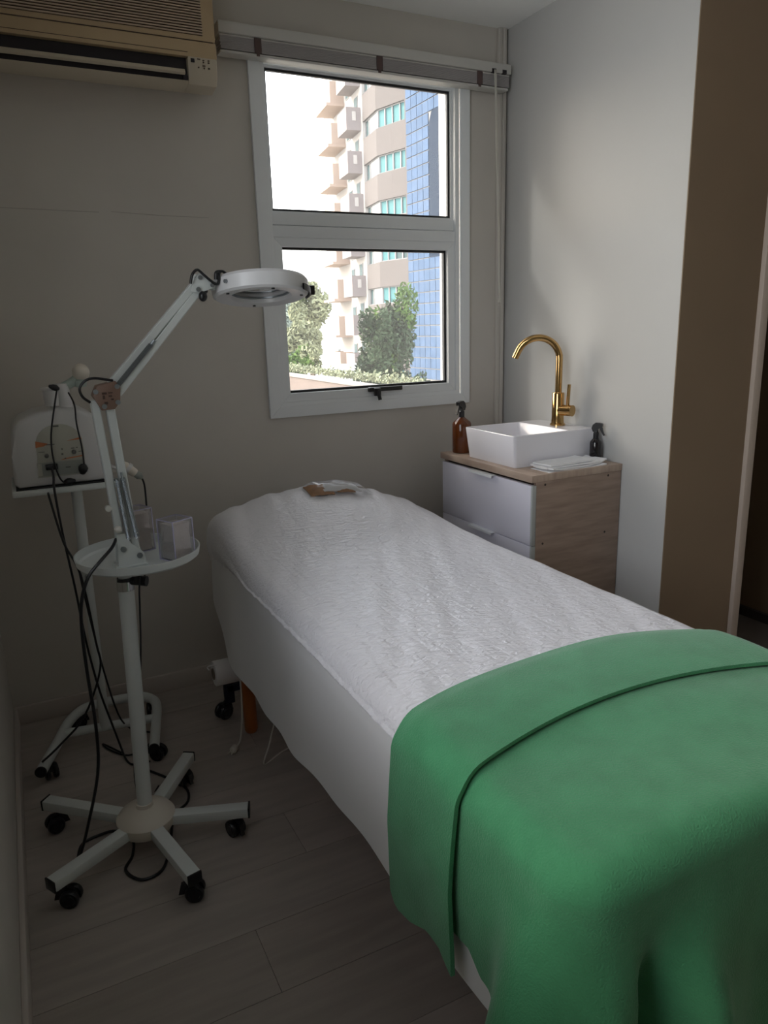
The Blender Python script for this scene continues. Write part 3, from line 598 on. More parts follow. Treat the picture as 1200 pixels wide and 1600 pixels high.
# ================================================================ MASSAGE TABLE
BC, BW, YH, YF = -1.08, 0.41, -0.235, -2.26
def mound(y):
    return 0.135*(smooth((y+0.86)/0.46) if y < -0.40 else (1-0.55*smooth((y+0.40)/0.20)) )
def ztop(x, y):
    g = max(0.0, 1-((x+1.16)/.46)**2*.8)
    return 0.700 + 0.014*(1-((x-BC)/BW)**2) + mound(y)*g
mt = thing('massage_table', (BC, -1.25, 0), 'massage table with orange wooden legs under white covers', 'massage table')
b = MB(); rows = []
for i in range(40):
    y_ = YH-.03 + (YF+.03-YH+.03)*i/39; rows.append([(BC+(BW-.03)*sin(pi/2*s_/12), y_, ztop(BC+(BW-.03)*s_/12, y_)-.030-.03*smooth((abs(s_)-9)/3)) for s_ in range(-12, 13)])
V_ = b.grid(rows); solid(b, 0.07); obj('mattress', b, mat('cream_vinyl', (0.55, 0.5, 0.42), 0.5), mt)
b = MB(); b.box(BC-.35, BC+.35, YF+.10, YH-.08, 0.50, 0.58, 0.004); obj('frame', b, M['legwood'], mt)
for x_ in (-1.438, -0.722):
    for y_ in (-0.479, -2.02):
        b = MB(); b.lathe([(0, 0), (.019, 0), (.0235, .01), (.0235, .50), (0, .50)], (x_, y_, 0), 20); obj('leg', b, M['legwood'], mt)
b = MB()
for x_ in (-1.40, -0.76): b.box(x_-.008, x_+.008, -0.40, -0.385, 0.20, 0.50); b.box(x_-.008, x_+.008, -0.415, -0.375, 0.185, 0.205)
b.cyl((-1.50, -0.395, 0.195), (-0.72, -0.395, 0.195), 0.010, 0.010, 12); obj('roll_hanger', b, M['black'], mt)

# paper roll on the hanger rod
ry, rz = -0.395, 0.215
pr = thing('paper_roll', (-1.2, ry, rz-.045), 'roll of white couch paper with a cardboard core under the head end', 'paper roll')
b = MB()
b.lathe([(.021, 0), (.044, 0), (.046, .002), (.046, .70), (.044, .702), (.021, .702), (.021, 0)], (-1.537, ry, rz), 28, Matrix.Rotation(pi/2, 3, 'Y')); obj('paper', b, M['paper'], pr)
b = MB(); b.lathe([(.0165, -.004), (.0208, -.004), (.0208, .706), (.0165, .706), (.0165, -.004)], (-1.537, ry, rz), 24, Matrix.Rotation(pi/2, 3, 'Y')); obj('cardboard_core', b, mat('grey_cardboard', (.22, .18, .15), .8), pr)
b = MB(); b.tube([(-1.53, ry-.02, rz+.042), (-1.552, ry-.024, rz+.045), (-1.561, ry-.012, rz+.036), (-1.556, ry-.02, rz+.028)], 0.0025, 6); obj('loose_edge', b, M['paper'], pr)

# ---- covers over the table
def boundary(y0, y1, w, rc, nside, head, foot, nx, rcf=None):
    rcf = rc if rcf is None else rcf
    def hw(y):
        if head and y > y0-rc: return w-rc+sqrt(max(0, rc*rc-(y-(y0-rc))**2))
        if foot and y < y1+rcf: return w-rcf+sqrt(max(0, rcf*rcf-((y1+rcf)-y)**2))
        return w
    return hw
def cover(mb, off, y0, y1, hem, head=False, foot=False, rc=.10, ny=90, nx=44, K=16, fold=None, zf=ztop, re=.045, rcf=None, right=True, top=None):
    w = BW+off; hw = boundary(y0, y1, w, rc, 0, head, foot, nx, rcf); rows = []
    ys = []
    for i in range(ny+1):
        t = i/ny
        if head: t = t*t*(1.6-.6*t) if t < .0 else t
        ys.append(y0+(y1-y0)*t)
    if head: ys = [y0-(1-cos(pi/2*k/6))*rc for k in range(6)] + [y0-rc+(y1-y0+rc)*k/(ny-6) for k in range(ny-5)]
    if foot: ys = [v for v in ys if v > y1+(rcf or rc)+.004] + [y1+(rcf or rc)*(1-sin(pi/2*k/7)) for k in range(8)]
    for y in ys:
        h = hw(y); r_ = []
        for j in range(nx+1):
            s_ = sin(pi/2*(2*j/nx-1)); x = BC+h*s_
            e = h-abs(x-BC)
            if head: e = min(e, y0-y)
            if foot: e = min(e, y-y1)
            e = max(e, 0); dz = re-sqrt(max(0, re*re-(re-e)**2)) if e < re else 0
            z = zf(x, y)+off-dz*(1.0) 
            if top: z += top(x, y)
            r_.append((x, y, z))
        rows.append(r_)
    V = mb.grid(rows)
    path = [V[i][0] for i in range(len(V)-1, -1, -1)]
    if head: path += V[0][1:]
    right_path = [V[i][-1] for i in range(1 if head else 0, len(V))]
    paths = []
    if head: paths = [path + right_path]
    else: paths = [path, right_path]
    if foot:
        f = V[-1][1:-1]
        if head: paths = [path+right_path]; 
        else: paths = [right_path + V[-1][::-1][1:-1] + path]
    for P in paths:
        n = len(P); nor = []
        for i in range(n):
            a = P[max(i-1, 0)].co; c = P[min(i+1, n-1)].co; t = Vector((c.x-a.x, c.y-a.y, 0))
            nn = Vector((-t.y, t.x, 0)).normalized() if t.length > 1e-6 else Vector((0, 0, 0))
            if nn.dot(Vector((P[i].co.x-BC, (P[i].co.y-(YH+YF)/2)*.2, 0))) < 0: nn = -nn
            nor.append(nn)
        for _ in range(3): nor = [(nor[max(i-1, 0)]+nor[i]*2+nor[min(i+1, n-1)]).normalized() for i in range(n)]
        prev = P; sl_ = 0; S_ = [0]
        for i in range(1, n): sl_ += (Vector(P[i].co.xy)-Vector(P[i-1].co.xy)).length; S_.append(sl_)
        for k in range(1, K+1):
            row = []
            for i in range(n):
                p = P[i].co; zh = hem(p.x, p.y, S_[i]); zz = p.z+(zh-p.z)*k/K; d = p.z-zz
                o_ = fold(p.x, p.y, d, S_[i], k/K) if fold else 0
                q = p + nor[i]*o_; row.append(mb.b.verts.new((q.x, q.y, zz)))
            for i in range(n-1): mb._f((prev[i], prev[i+1], row[i+1], row[i]))
            prev = row
    return V
def interp(tab, v):
    if v >= tab[0][0]: return tab[0][1]
    for (a, p), (c, q) in zip(tab, tab[1:]):
        if v >= c: t = (v-c)/(a-c); return q+(p-q)*t
    return tab[-1][1]
# fabric sheet: hangs to about 30 cm above the floor, pulled up round the head end
SHL = [(-0.235, .60), (-0.28, .53), (-0.34, .47), (-0.45, .40), (-0.57, .335), (-0.74, .302), (-0.99, .304), (-1.38, .335), (-1.72, .350), (-2.4, .35)]
def hem_sheet(x, y, s): return (interp(SHL, y) + .004*sin(y*23) if x < BC-.33 else (0.40 if x > BC+.3 else .58)) 
def fold_sheet(x, y, d, s, k):
    amp = .010*min(1, d/.2); return .004 + d*.05*(x < BC) + amp*(sin(y*9.5+.6)+.5*sin(y*21+2))*(.4+.6*smooth((y+1.5)/1.2))
b = MB(); cover(b, -.004, YH, YF+.01, hem_sheet, True, True, ny=80, K=16, fold=fold_sheet, re=.05)
solid(b, 0.0015)
o = obj('bed_sheet', b, M['sheet'], None, sharp=80); tag(o, 'white fabric sheet hanging down the sides of the massage table', 'sheet')
# elasticated crinkled film cover
HML = [(-0.24, .640), (-0.30, .618), (-0.38, .622), (-0.60, .648), (-0.90, .672), (-1.4, .682), (-2.3, .672)]
def hem_film(x, y, s): return (interp(HML, y) if x < BC-.30 else (.652 if x > BC+.3 else .650)) + .0018*sin(s*120)+.002*sin(s*71+1)
def fold_film(x, y, d, s, k):
    tuck = -.010*smooth((k-.6)/.4)
    return .006*sin(pi*min(1, k*1.2)) + tuck*.5 + k*k*(.0022*sin(s*190)+.002*sin(s*113+2)) + (.010*k*abs(sin(s*26)) if x > BC else 0)
def top_film(x, y):
    q = x*.9-y*.44; g = 1-smooth((y+.66)/.25)
    w = .0010*sin(q*46+1.5*sin(y*4+x*2))+.0007*sin(q*83+1.3+x*5)
    h_ = (x*.99-y*.18); w2 = .0030*sin(h_*46+1.0)+.0018*sin(h_*93)
    return (w*g+w2*(1-g)*smooth((BW-abs(x-BC)+.02)/.1))
b = MB(); cover(b, .008, YH+.010, -1.82, hem_film, True, False, rc=.10, ny=170, nx=90, K=9, fold=fold_film, top=top_film)
o = obj('film_cover', b, M['film'], None, sharp=80, loc=(0, 0, 0)); tag(o, 'crinkled white disposable film cover stretched over the massage table top', 'film cover')

# ---- green blanket: body over the foot end, top folded back on itself
def hem_blanket(x, y, s):
    if x < BC-.25 and y > -2.20: return interp([(-1.7, .40), (-1.98, .44), (-2.03, .415), (-2.10, .415), (-2.14, .38), (-2.20, .25)], y)
    return .14 if y < -2.2 else .35
def fold_blanket(x, y, d, s, k):
    # flares at the foot corner: broad conical folds deepening downward
    f = .009*min(1, d/.14)
    cx_, cy_ = x-(BC-BW), y-YF
    a = math.atan2(y-(YF+.12), x-(BC-BW+.12))    # angle round the corner, -pi..pi
    corner = smooth(1-min(1, max(0, abs(cx_)-.0)/.42)) * smooth(1-min(1, max(0, cy_)/.22))
    dd = max(0, d-.03)
    w = cos((s-SC-.05)*20.0)
    f += corner*dd*(.28+.30*w) + .02*dd*sin(s*9)
    f += smooth((d-.05)/.12)*(.040*math.exp(-((s-SC+.085)/.035)**2) - .045*math.exp(-((s-SC+.150)/.020)**2) + .035*math.exp(-((s-SC+.215)/.035)**2))
    return f
SC = 0.0
mb = MB()
w_ = BW+.012
# arc length to the foot corner along the path right side -> foot -> left side
SC = (abs(-1.715-YF)-.09) + .09*pi/2 + (2*w_-.18) + .09*pi/2*.9
def ztop_b(x, y):
    return ztop(x, y) + .003*sin(x*9+y*14)*smooth((-y-1.9)/.1)
V = cover(mb, .012, -1.715, YF-.012, hem_blanket, False, True, rc=.09, ny=70, nx=50, K=22, fold=fold_blanket, re=.052, zf=ztop_b)
def bow(mb, yend):
    for v in mb.b.verts: v.co.y -= .070*min(1, ((v.co.x-BC)/.42)**2)*min(1, smooth((v.co.y-yend)/.35))
bow(mb, -2.22)
solid(mb, 0.005)
bk = thing('green_blanket', (BC, -2.0, .3), 'green fleece blanket folded back across the foot half of the massage table', 'blanket')
obj('blanket_body', mb, M['blanket'], bk, sharp=80)
# folded-back flap
def hem_flap(x, y, s):
    if x < BC: return interp([(-1.702, .36), (-1.72, .335), (-1.77, .35), (-1.83, .385), (-1.88, .395), (-1.922, .375)], y)
    return .35
def fold_flap(x, y, d, s, k): return .012*min(1, d/.14) + .03*d*smooth((-y-1.80)/.12)*(1 if x < BC else 0)
def top_flap(x, y):
    t = (y+1.922)/.220; return -.009*smooth((t-.80)/.2) + .006*sin(pi*t)+.003*sin(x*13+1)*t
mb = MB(); cover(mb, .025, -1.702, -1.922, hem_flap, False, False, ny=16, nx=50, K=22, fold=fold_flap, re=.062, top=top_flap)
bow(mb, -3.5)
for v in mb.b.verts:      # the flap's hanging end slants towards the foot
    if v.co.x < BC-BW-.02: v.co.y -= .14*smooth((.68-v.co.z)/.3)*max(0, .68-v.co.z)/.3*smooth((-1.71-v.co.y)/.20)*.15
solid(mb, 0.008)
obj('folded_flap', mb, M['blanket'], bk, sharp=80)

# ---- packet on the head cushion
px, py = -1.055, -0.455; pz = ztop(px, py)+.012
pk = thing('sealed_packet', (px, py, pz), 'flat clear packet with a brown item and white gauze on the head cushion', 'packet')
def zs(x, y): return ztop(x, y)+.0135
def strip(x0, x1, y0, y1, base, h, nx, ny, wob, seed):
    rows = []
    for j in range(ny):
        r_ = []
        for k in range(nx):
            u, v = k/(nx-1), j/(ny-1); x, y = px+x0+(x1-x0)*u, py+y0+(y1-y0)*v
            e = min(u, 1-u, v, 1-v); r_.append((x+wob*.6*sin(v*9+seed), y+wob*.6*sin(u*8+seed), zs(x, y)+base+h*smooth(e/.18)+wob*sin(u*13+seed)*cos(v*10+seed*2)))
        rows.append(r_)
    return rows
b = MB(); b.grid(strip(-.112, -.020, -.045, .035, .0025, .010, 12, 9, .0015, 1.0)); solid(b, .006); obj('brown_item', b, M['cork'], pk, sharp=60)
b = MB(); b.grid(strip(-.060, .085, -.040, .028, .010, .008, 18, 10, .0030, 2.3)); solid(b, .004); obj('folded_gauze', b, M['paper'], pk, sharp=60)
b = MB(); b.grid(strip(-.010, .060, -.046, -.018, .008, .004, 10, 5, .0010, .4)); solid(b, .003); obj('brown_item', b, M['cork'], pk, sharp=60)
b = MB(); b.grid(strip(-.120, .130, -.055, .045, .004, .019, 26, 12, .0022, 4.0)); obj('clear_wrapper', b, M['clear'], pk, sharp=80)
#PART3
# ================================================================ TRAY STAND
SC0 = Vector((-1.874, -0.930, 0)); TC = Vector((-1.805, -0.862, 0)); TZ = 0.828
ts = thing('tray_stand', SC0, 'white round tray stand on a pole with five castered legs', 'stand')
b = MB(); b.lathe([(0, 0), (.150, 0), (.158, .006), (.162, .026), (.1585, .026), (.153, .008), (.147, .003), (0, .003)], (TC.x, TC.y, TZ-.003), 48); tr_ = obj('tray', b, M['steel'], ts)
for (x, y) in ((-.045, -.105), (-.075, -.09)):
    b = MB(); b.lathe([(0, 0), (.0035, 0), (.002, .0015), (0, .0018)], (TC.x+x, TC.y+y, TZ), 10); obj('rivet', b, M['black'], tr_)
PT = Vector((-1.848, -0.885, TZ-.004))
b = MB(); b.cyl(SC0+Vector((0, 0, .10)), SC0.lerp(PT, .93)+Vector((0, 0, .0)), .0205, .0205, 24); obj('pole', b, M['steel'], ts)
pc = SC0.lerp(PT, .955)
b = MB(); b.cyl(SC0.lerp(PT, .86), PT, .0175, .0175, 20); obj('inner_tube', b, M['steel'], ts)
b = MB(); b.cyl(SC0.lerp(PT, .915), SC0.lerp(PT, .945), .0225, .0225, 24); co = obj('collar', b, M['chrome'], ts)
b = MB(); k0 = SC0.lerp(PT, .952); b.cyl(k0+Vector((.01, -.012, -.006)), k0+Vector((.028, -.022, -.008)), .009, .009, 12); b.cyl(k0+Vector((.028, -.022, -.012)), k0+Vector((.028, -.022, .012)), .012, .012, 14); b.cyl(k0+Vector((.026, -.02, -.004)), k0+Vector((.05, -.034, -.006)), .012, .014, 14); obj('clamp_knob', b, M['black'], ts)
b = MB(); b.cyl(SC0.lerp(PT, .946), SC0.lerp(PT, .956), .0212, .0212, 20); obj('rubber_ring', b, M['black'], ts)
b = MB(); b.lathe([(0, .062), (.070, .062), (.078, .078), (.080, .098), (.070, .112), (.045, .124), (.024, .130), (.0225, .140), (0, .140)], SC0, 40); obj('hub_cover', b, M['steelc'], ts)
def caster(parent, p, ang, r=.024, w=.020, top=.075, twin=True):
    """wheel touching the floor under p, with fork; rolling direction ang"""
    d = Vector((cos(ang), sin(ang), 0)); n = Vector((-d.y, d.x, 0)); c = Vector((p[0], p[1], r))+d*.012
    q = MB()
    for s_ in ((-1, 1) if twin else (0,)):
        q.lathe([(0, -w*.45), (r*.55, -w*.45), (r*.62, -w*.3), (r*.9, -w*.42), (r, -w*.2), (r, w*.2), (r*.9, w*.42), (r*.62, w*.3), (r*.55, w*.45), (0, w*.45)], c+n*s_*w*.75, 22, n.to_track_quat('Z', 'Y').to_matrix())
    q.prism([(-.03+.0, r*.7), (-.022, r*1.9), (.0, r*2.3), (.020, r*1.9), (.026, r*1.15), (.016, r*.9)], 1, -w*.30, w*.30)
    for v in q.b.verts[-12:]:
        l = v.co.copy(); v.co = Vector((p[0], p[1], 0)) + d*l.x + n*l.y + Vector((0, 0, l.z))
    q.cyl((p[0], p[1], r*1.6), (p[0], p[1], top), .006, .006, 10)
    return obj('caster', q, M['black'], parent)
for a in (56, 138, 210, 283, 340):
    A = radians(a); R3 = rotz(A); L_ = {56: .315, 138: .335, 210: .295, 283: .305, 340: .285}[a]
    b = MB(); b.box(.055, L_, -.0185, .0185, .068, .098, .004)
    for v in b.b.verts: v.co = SC0 + R3 @ v.co
    lg = obj('leg', b, M['steel'], ts)
    b = MB(); b.box(L_-.001, L_+.004, -.019, .019, .067, .099, .0015)
    for v in b.b.verts: v.co = SC0 + R3 @ v.co
    obj('end_cap', b, M['black'], lg)
    cp = SC0 + R3 @ Vector((L_-.035, 0, 0)); caster(lg, cp, A + (2.2 if a in (210, 340) else 1.0), .0245, .018, .070)

# ================================================================ MAGNIFYING LAMP
ml = thing('magnifying_lamp', (-1.835, -.905, TZ), 'white magnifying lamp with jointed arm clamped on the round tray', 'lamp')
Bz = Vector((-1.832, -.905, TZ)); J = Vector((-1.858, -.93, 1.268)); E_ = Vector((-1.592, -.925, 1.533))
b = MB()
b.box(-1.872, -1.792, -.938, -.880, TZ+.0003, TZ+.007, .002)
b.prism([(-1.866, TZ+.005), (-1.796, TZ+.005), (-1.800, TZ+.035), (-1.828, TZ+.062), (-1.842, TZ+.092), (-1.862, TZ+.092), (-1.864, TZ+.04)], 1, -.936, -.932); b.prism([(-1.866, TZ+.005), (-1.796, TZ+.005), (-1.800, TZ+.035), (-1.828, TZ+.062), (-1.842, TZ+.092), (-1.862, TZ+.092), (-1.864, TZ+.04)], 1, -.888, -.884)
br = obj('base_bracket', b, M['steel'], ml)
for (x, z) in ((-1.850, TZ+.052), (-1.812, TZ+.030)):
    b = MB(); b.cyl((x, -.941, z), (x, -.880, z), .0055, .0055, 12); b.cyl((x, -.943, z), (x, -.940, z), .0075, .0075, 12); obj('bolt', b, M['spring'], br)
def bar(mb, p, q, w, d):
    p, q = Vector(p), Vector(q); B_ = (q-p).to_track_quat('Z', 'Y').to_matrix(); L_ = (q-p).length
    ax = Vector((0, 1, 0)); z = (q-p).normalized(); x = ax.cross(z).normalized(); y = z.cross(x)
    V = [mb.b.verts.new(p + x*(sx*w/2) + y*(sy*d/2) + z*(sz*L_)) for sx in (-1, 1) for sy in (-1, 1) for sz in (0, 1)]
    fs = [mb._f([V[i] for i in f]) for f in ((0, 1, 3, 2), (4, 6, 7, 5), (0, 4, 5, 1), (2, 3, 7, 6), (0, 2, 6, 4), (1, 5, 7, 3))]
    es = {e for f in fs for e in f.edges}; bmesh.ops.bevel(mb.b, geom=list(es), offset=min(w, d)*.12, segments=1, affect='EDGES')
b = MB(); bar(b, (-1.850, -.912, TZ+.045), (-1.876, -.930, 1.262), .020, .030); obj('lower_arm', b, M['steel'], ml)
b = MB(); bar(b, (-1.816, -.908, TZ+.030), (-1.842, -.930, 1.250), .020, .030); la2 = obj('lower_arm', b, M['steel'], ml)
def coil(mb, p, q, r, turns, wr):
    p, q = Vector(p), Vector(q); z = (q-p).normalized(); x = z.orthogonal().normalized(); y = z.cross(x); n = turns*7
    mb.tube([p+(q-p)*(i/n)+(x*cos(2*pi*i/7)+y*sin(2*pi*i/7))*r for i in range(n+1)], wr, 4, smooth=False)
b = MB(); coil(b, (-1.832, -.944, 1.065), (-1.813, -.936, .905), .0055, 46, .0014); b.tube([(-1.832, -.944, 1.06), (-1.834, -.944, 1.08)], .003, 6); obj('spring', b, M['spring'], la2)
b = MB(); coil(b, (-1.846, -.944, 1.065), (-1.834, -.938, .905), .0050, 46, .0014); obj('spring', b, M['spring'], la2)
b = MB(); b.lathe([(0, 0), (.008, 0), (.008, .012), (0, .014)], (-1.874, -.93, .99), 12, Matrix.Rotation(pi/2, 3, 'X')); b.sphere((-1.858, -.947, .935), .010, 12, 8); obj('thumb_screw', b, M['knobw'], ml)
# elbow box with its brown label
b = MB(); b.prism([(-1.880, 1.272), (-1.868, 1.296), (-1.824, 1.305), (-1.814, 1.290), (-1.818, 1.254), (-1.832, 1.238), (-1.862, 1.236)], 1, -.955, -.908, .003); jb = obj('elbow_joint', b, M['cover'], ml)
for (x, z) in ((-1.872, 1.282), (-1.822, 1.292), (-1.824, 1.254), (-1.856, 1.246)):
    b = MB(); b.cyl((x, -.959, z), (x, -.953, z), .006, .006, 12); obj('bolt', b, M['spring'], jb)
for (x, z, w, h) in ((-1.853, 1.277, .011, .005), (-1.839, 1.278, .010, .003), (-1.855, 1.268, .005, .009), (-1.840, 1.270, .008, .004), (-1.851, 1.254, .008, .006), (-1.836, 1.262, .006, .004)):
    b = MB(); b.box(x-w/2, x+w/2, -.9562, -.953, z-h/2, z+h/2); obj('label_print', b, M['coverprint'], jb, flat=True)
ua = Vector((-1.832, -.93, 1.283)); ub = Vector((-1.606, -.925, 1.522)); pr_ = Vector((.72, 0, -.69))
b = MB(); bar(b, ua-pr_*.010, ub-pr_*.006, .018, .028); obj('upper_arm', b, M['steel'], ml)
b = MB(); bar(b, ua+pr_*.016, ub+pr_*.010, .018, .028); ua2 = obj('upper_arm', b, M['steel'], ml)
sp0, sp1 = ua+(ub-ua)*.03+Vector((.002, -.018, 0)), ua+(ub-ua)*.44+Vector((.002, -.018, 0))
b = MB(); coil(b, sp0, sp1, .0052, 44, .0015); b.tube([sp1, sp1+(ub-ua)*.04], .0035, 6); obj('spring', b, M['spring'], ua2)
# knuckle plates
for yy in (-.945, -.908):
    b = MB(); b.prism([(-1.622, 1.512), (-1.612, 1.538), (-1.600, 1.556), (-1.586, 1.554), (-1.560, 1.532), (-1.560, 1.522), (-1.600, 1.508)], 1, yy, yy+.004, .001); kp = obj('knuckle_plate', b, M['steel'], ml)
    if yy < -.93:
        for (x, z) in ((-1.596, 1.545), (-1.603, 1.517), (-1.567, 1.527)):
            b = MB(); b.cyl((x, -.949, z), (x, -.906, z), .0055, .0055, 12); obj('bolt', b, M['spring'], kp)
b = MB(); b.sphere((-1.594, -.950, 1.500), .011, 14, 10, sc=(1, 1, 1.15)); b.cyl((-1.594, -.950, 1.502), (-1.580, -.93, 1.514), .005, .005, 8); obj('tension_knob', b, M['black'], ml)
# head ring with lens
hc = Vector((-1.430, -.905, 1.520)); nz = Vector((.030, .175, .984)).normalized()
B3 = nz.to_track_quat('Z', 'Y').to_matrix()
b = MB(); b.lathe([(.081, -.020), (.116, -.023), (.124, -.018), (.1265, .000), (.1265, .014), (.120, .022), (.080, .024), (.076, .020), (.078, -.012), (.081, -.020)], hc, 56, B3); hd_ = obj('lamp_head', b, mat('lamp_white_plastic', (0.66, 0.66, 0.67), 0.3), ml)
b = MB(); b.lathe([(0, -.004), (.03, -.003), (.079, .002), (.079, .006), (.03, .011), (0, .012)], hc, 40, B3); obj('lens', b, M['lens'], hd_)
b = MB(); b.lathe([(.072, -.010), (.081, -.010), (.081, -.006), (.072, -.006), (.072, -.010)], hc, 48, B3); obj('lens_ring', b, M['spring'], hd_)
xa = B3 @ Vector((1, 0, 0)); 
side = Vector((1, 0, 0)); side = (side-nz*side.dot(nz)).normalized(); front = nz.cross(side)*-1
if front.y > 0: front = -front
for (s_, f_) in ((-.098, .035), (.098, .040), (.0, .104), (.01, -.100)):
    p = hc+side*s_+front*f_-nz*.0235; b = MB(); b.cyl(p-nz*.001, p+nz*.003, .0042, .0042, 10); obj('screw', b, M['gasket'], hd_)
b = MB(); p = hc-side*.108+front*.066; b.cyl(p, p+front*.003-side*.004, .005, .005, 10); obj('screw', b, M['spring'], hd_)
b = MB()
o0 = hc+side*.120
for k in range(9):
    pass
arc = [hc+side*.1275*cos(t)+front*.1275*sin(t) for t in [radians(x) for x in range(-4, 56, 6)]]
rows = [[p+nz*-.006, p+(p-hc).normalized()*.004+nz*-.006, p+(p-hc).normalized()*.004-nz*.022, p-nz*.022] for p in arc]; b.grid(rows, close=True)
q0 = hc+side*.138; b.box(q0.x-.010, q0.x+.010, q0.y-.016, q0.y+.016, q0.z-.013, q0.z+.012, .003); obj('lens_cover_clip', b, M['black'], hd_)
b = MB(); bar(b, (-1.567, -.925, 1.526), hc-side*.120, .018, .022); obj('head_stem', b, M['steel'], ml)
b = MB(); b.tube([(-1.622, -.95, 1.530), (-1.616, -.952, 1.552), (-1.602, -.95, 1.563), (-1.588, -.95, 1.552), (-1.572, -.95, 1.538), (-1.560, -.95, 1.530), (-1.552, -.95, 1.533), (-1.548, -.95, 1.556), (-1.538, -.945, 1.560), (-1.525, -.94, 1.553), (-1.505, -.93, 1.549)], .0035, 8)
b.tube([(-1.558, -.95, 1.540), (-1.556, -.95, 1.556), (-1.545, -.948, 1.559)], .0045, 8)
obj('supply_cable', b, M['black'], ml)
b = MB(); b.tube([(-1.886, -.948, 1.257), (-1.902, -.95, 1.272), (-1.906, -.95, 1.292), (-1.892, -.95, 1.309), (-1.872, -.95, 1.314), (-1.848, -.95, 1.310), (-1.829, -.945, 1.306)], .0032, 8); obj('supply_cable', b, M['black'], ml)
b = MB(); b.tube([(-1.864, -.925, .905), (-1.880, -.96, .893), (-1.915, -.995, .872), (-1.945, -1.005, .842), (-1.966, -1.005, .79), (-1.975, -1.0, .72), (-1.977, -1.0, .60), (-1.974, -1.0, .44), (-1.985, -.99, .30), (-2.03, -.955, .12), (-2.058, -.92, .02), (-2.062, -.905, .0045), (-2.045, -.84, .0045), (-1.99, -.822, .0045), (-1.95, -.83, .0045), (-1.915, -.89, .0045), (-1.925, -.96, .0045), (-1.950, -1.01, .0045), (-1.918, -1.068, .0045), (-1.865, -1.06, .0045), (-1.83, -.99, .0045), (-1.80, -.88, .0045), (-1.78, -.83, .0045), (-1.735, -.79, .0045), (-1.725, -.72, .0045), (-1.765, -.635, .0045), (-1.84, -.52, .0045)], .0042, 8); obj('supply_cable', b, M['black'], ml)
b = MB(); b.tube([(-1.815, -.925, .800), (-1.822, -.93, .76), (-1.826, -.925, .70), (-1.836, -.90, .55), (-1.858, -.85, .35), (-1.88, -.80, .15), (-1.86, -.74, .0035), (-1.80, -.66, .0035)], .0024, 6); o = obj('cable', b, M['black'], None); tag(o, 'thin dark cable hanging from the knob under the round tray behind its pole', 'cable')

# clear boxes on the tray with cotton inside
def clear_box(cx_, cy_, a, w, h, lb, lc):
    t = thing('clear_box', (cx_, cy_, TZ), lb, 'box', 'clear boxes on the tray'); R3 = rotz(radians(a))
    def loc(q):
        for v in q.b.verts: v.co = Vector((cx_, cy_, 0)) + R3 @ v.co
        return q
    z0 = TZ+.0006; k = w/2; th = .0022
    for nm, bx in (('base_panel', (-k, k, -k, k, z0, z0+th)), ('side_panel', (-k, k, -k, -k+th, z0+th, z0+h)), ('side_panel', (-k, k, k-th, k, z0+th, z0+h)), ('side_panel', (-k, -k+th, -k+th, k-th, z0+th, z0+h)), ('side_panel', (k-th, k, -k+th, k-th, z0+th, z0+h)), ('lid', (-k-.001, k+.001, -k-.001, k+.001, z0+h+.0003, z0+h+.0028))):
        q = MB(); q.box(*bx); obj(nm, loc(q), M['acc'], t, flat=True)
    edge = mat('acrylic_edge', (.55, .53, .72), .2)
    q = MB()
    for (x, y) in ((-k, -k), (k, -k), (-k, k), (k, k)): q.box(x-.0012, x+.0012, y-.0012, y+.0012, z0, z0+h)
    for z in (z0+h+.001, z0+.001):
        for s_ in (-1, 1): q.box(-k, k, s_*k-.0012, s_*k+.0012, z-.001, z+.0012); q.box(s_*k-.0012, s_*k+.0012, -k, k, z-.001, z+.0012)
    obj('polished_edge', loc(q), edge, t, flat=True)
    q = MB(); kk = k-.006; hh = h*.90
    bmesh.ops.create_cube(q.b, size=1.0); bmesh.ops.subdivide_edges(q.b, edges=q.b.edges[:], cuts=6, use_grid_fill=True)
    for v in q.b.verts: v.co = Vector((v.co.x*2*kk, v.co.y*2*kk, z0+th+.0005+(v.co.z+.5)*(hh-th)))
    for v in q.b.verts:
        v.co += Vector((noise.noise(v.co*55)*.004, noise.noise(v.co*55+Vector((9, 0, 0)))*.004, 0)); v.co.x = max(-kk-.002, min(kk+.002, v.co.x)); v.co.y = max(-kk-.002, min(kk+.002, v.co.y))
    ct = obj('cotton_wad', loc(q), M['cotton'], None, sharp=60); tag(ct, lc, 'cotton', 'cotton in the clear boxes')
clear_box(-1.713, -.920, 28, .064, .108, 'clear acrylic box of cotton at the edge of the round tray', 'white cotton filling the clear box at the tray edge')
clear_box(-1.792, -.782, 20, .064, .118, 'clear acrylic box partly hidden behind the lamp arm', 'white cotton in the clear box behind the lamp arm')

# ================================================================ TROLLEY WITH FACIAL DEVICE
tl = thing('trolley', (-1.92, -.30, 0), 'white tubular trolley with shelf and casters against the window wall', 'trolley')
b = MB(); b.tube([(-2.130, -.485, .062), (-2.075, -.335, .062), (-2.030, -.205, .062), (-1.985, -.135, .062), (-1.93, -.108, .062), (-1.82, -.115, .062), (-1.76, -.135, .062), (-1.728, -.185, .062), (-1.728, -.25, .062), (-1.758, -.40, .062), (-1.785, -.525, .062)], .0175, 14); obj('base_tube', b, M['steel'], tl)
b = MB(); b.tube([(-2.05, -.275, .062), (-1.735, -.325, .062)], .0155, 12); obj('cross_bar', b, M['steel'], tl)
for p in ((-2.131, -.488), (-1.7855, -.528)):
    d = Vector((-.35, -.94, 0)) if p[0] < -2 else Vector((-.2, -.98, 0)); b = MB(); b.cyl((p[0], p[1], .062), (p[0]+d.x*.007, p[1]+d.y*.007, .062), .0182, .0182, 16); obj('end_plug', b, M['black'], tl)
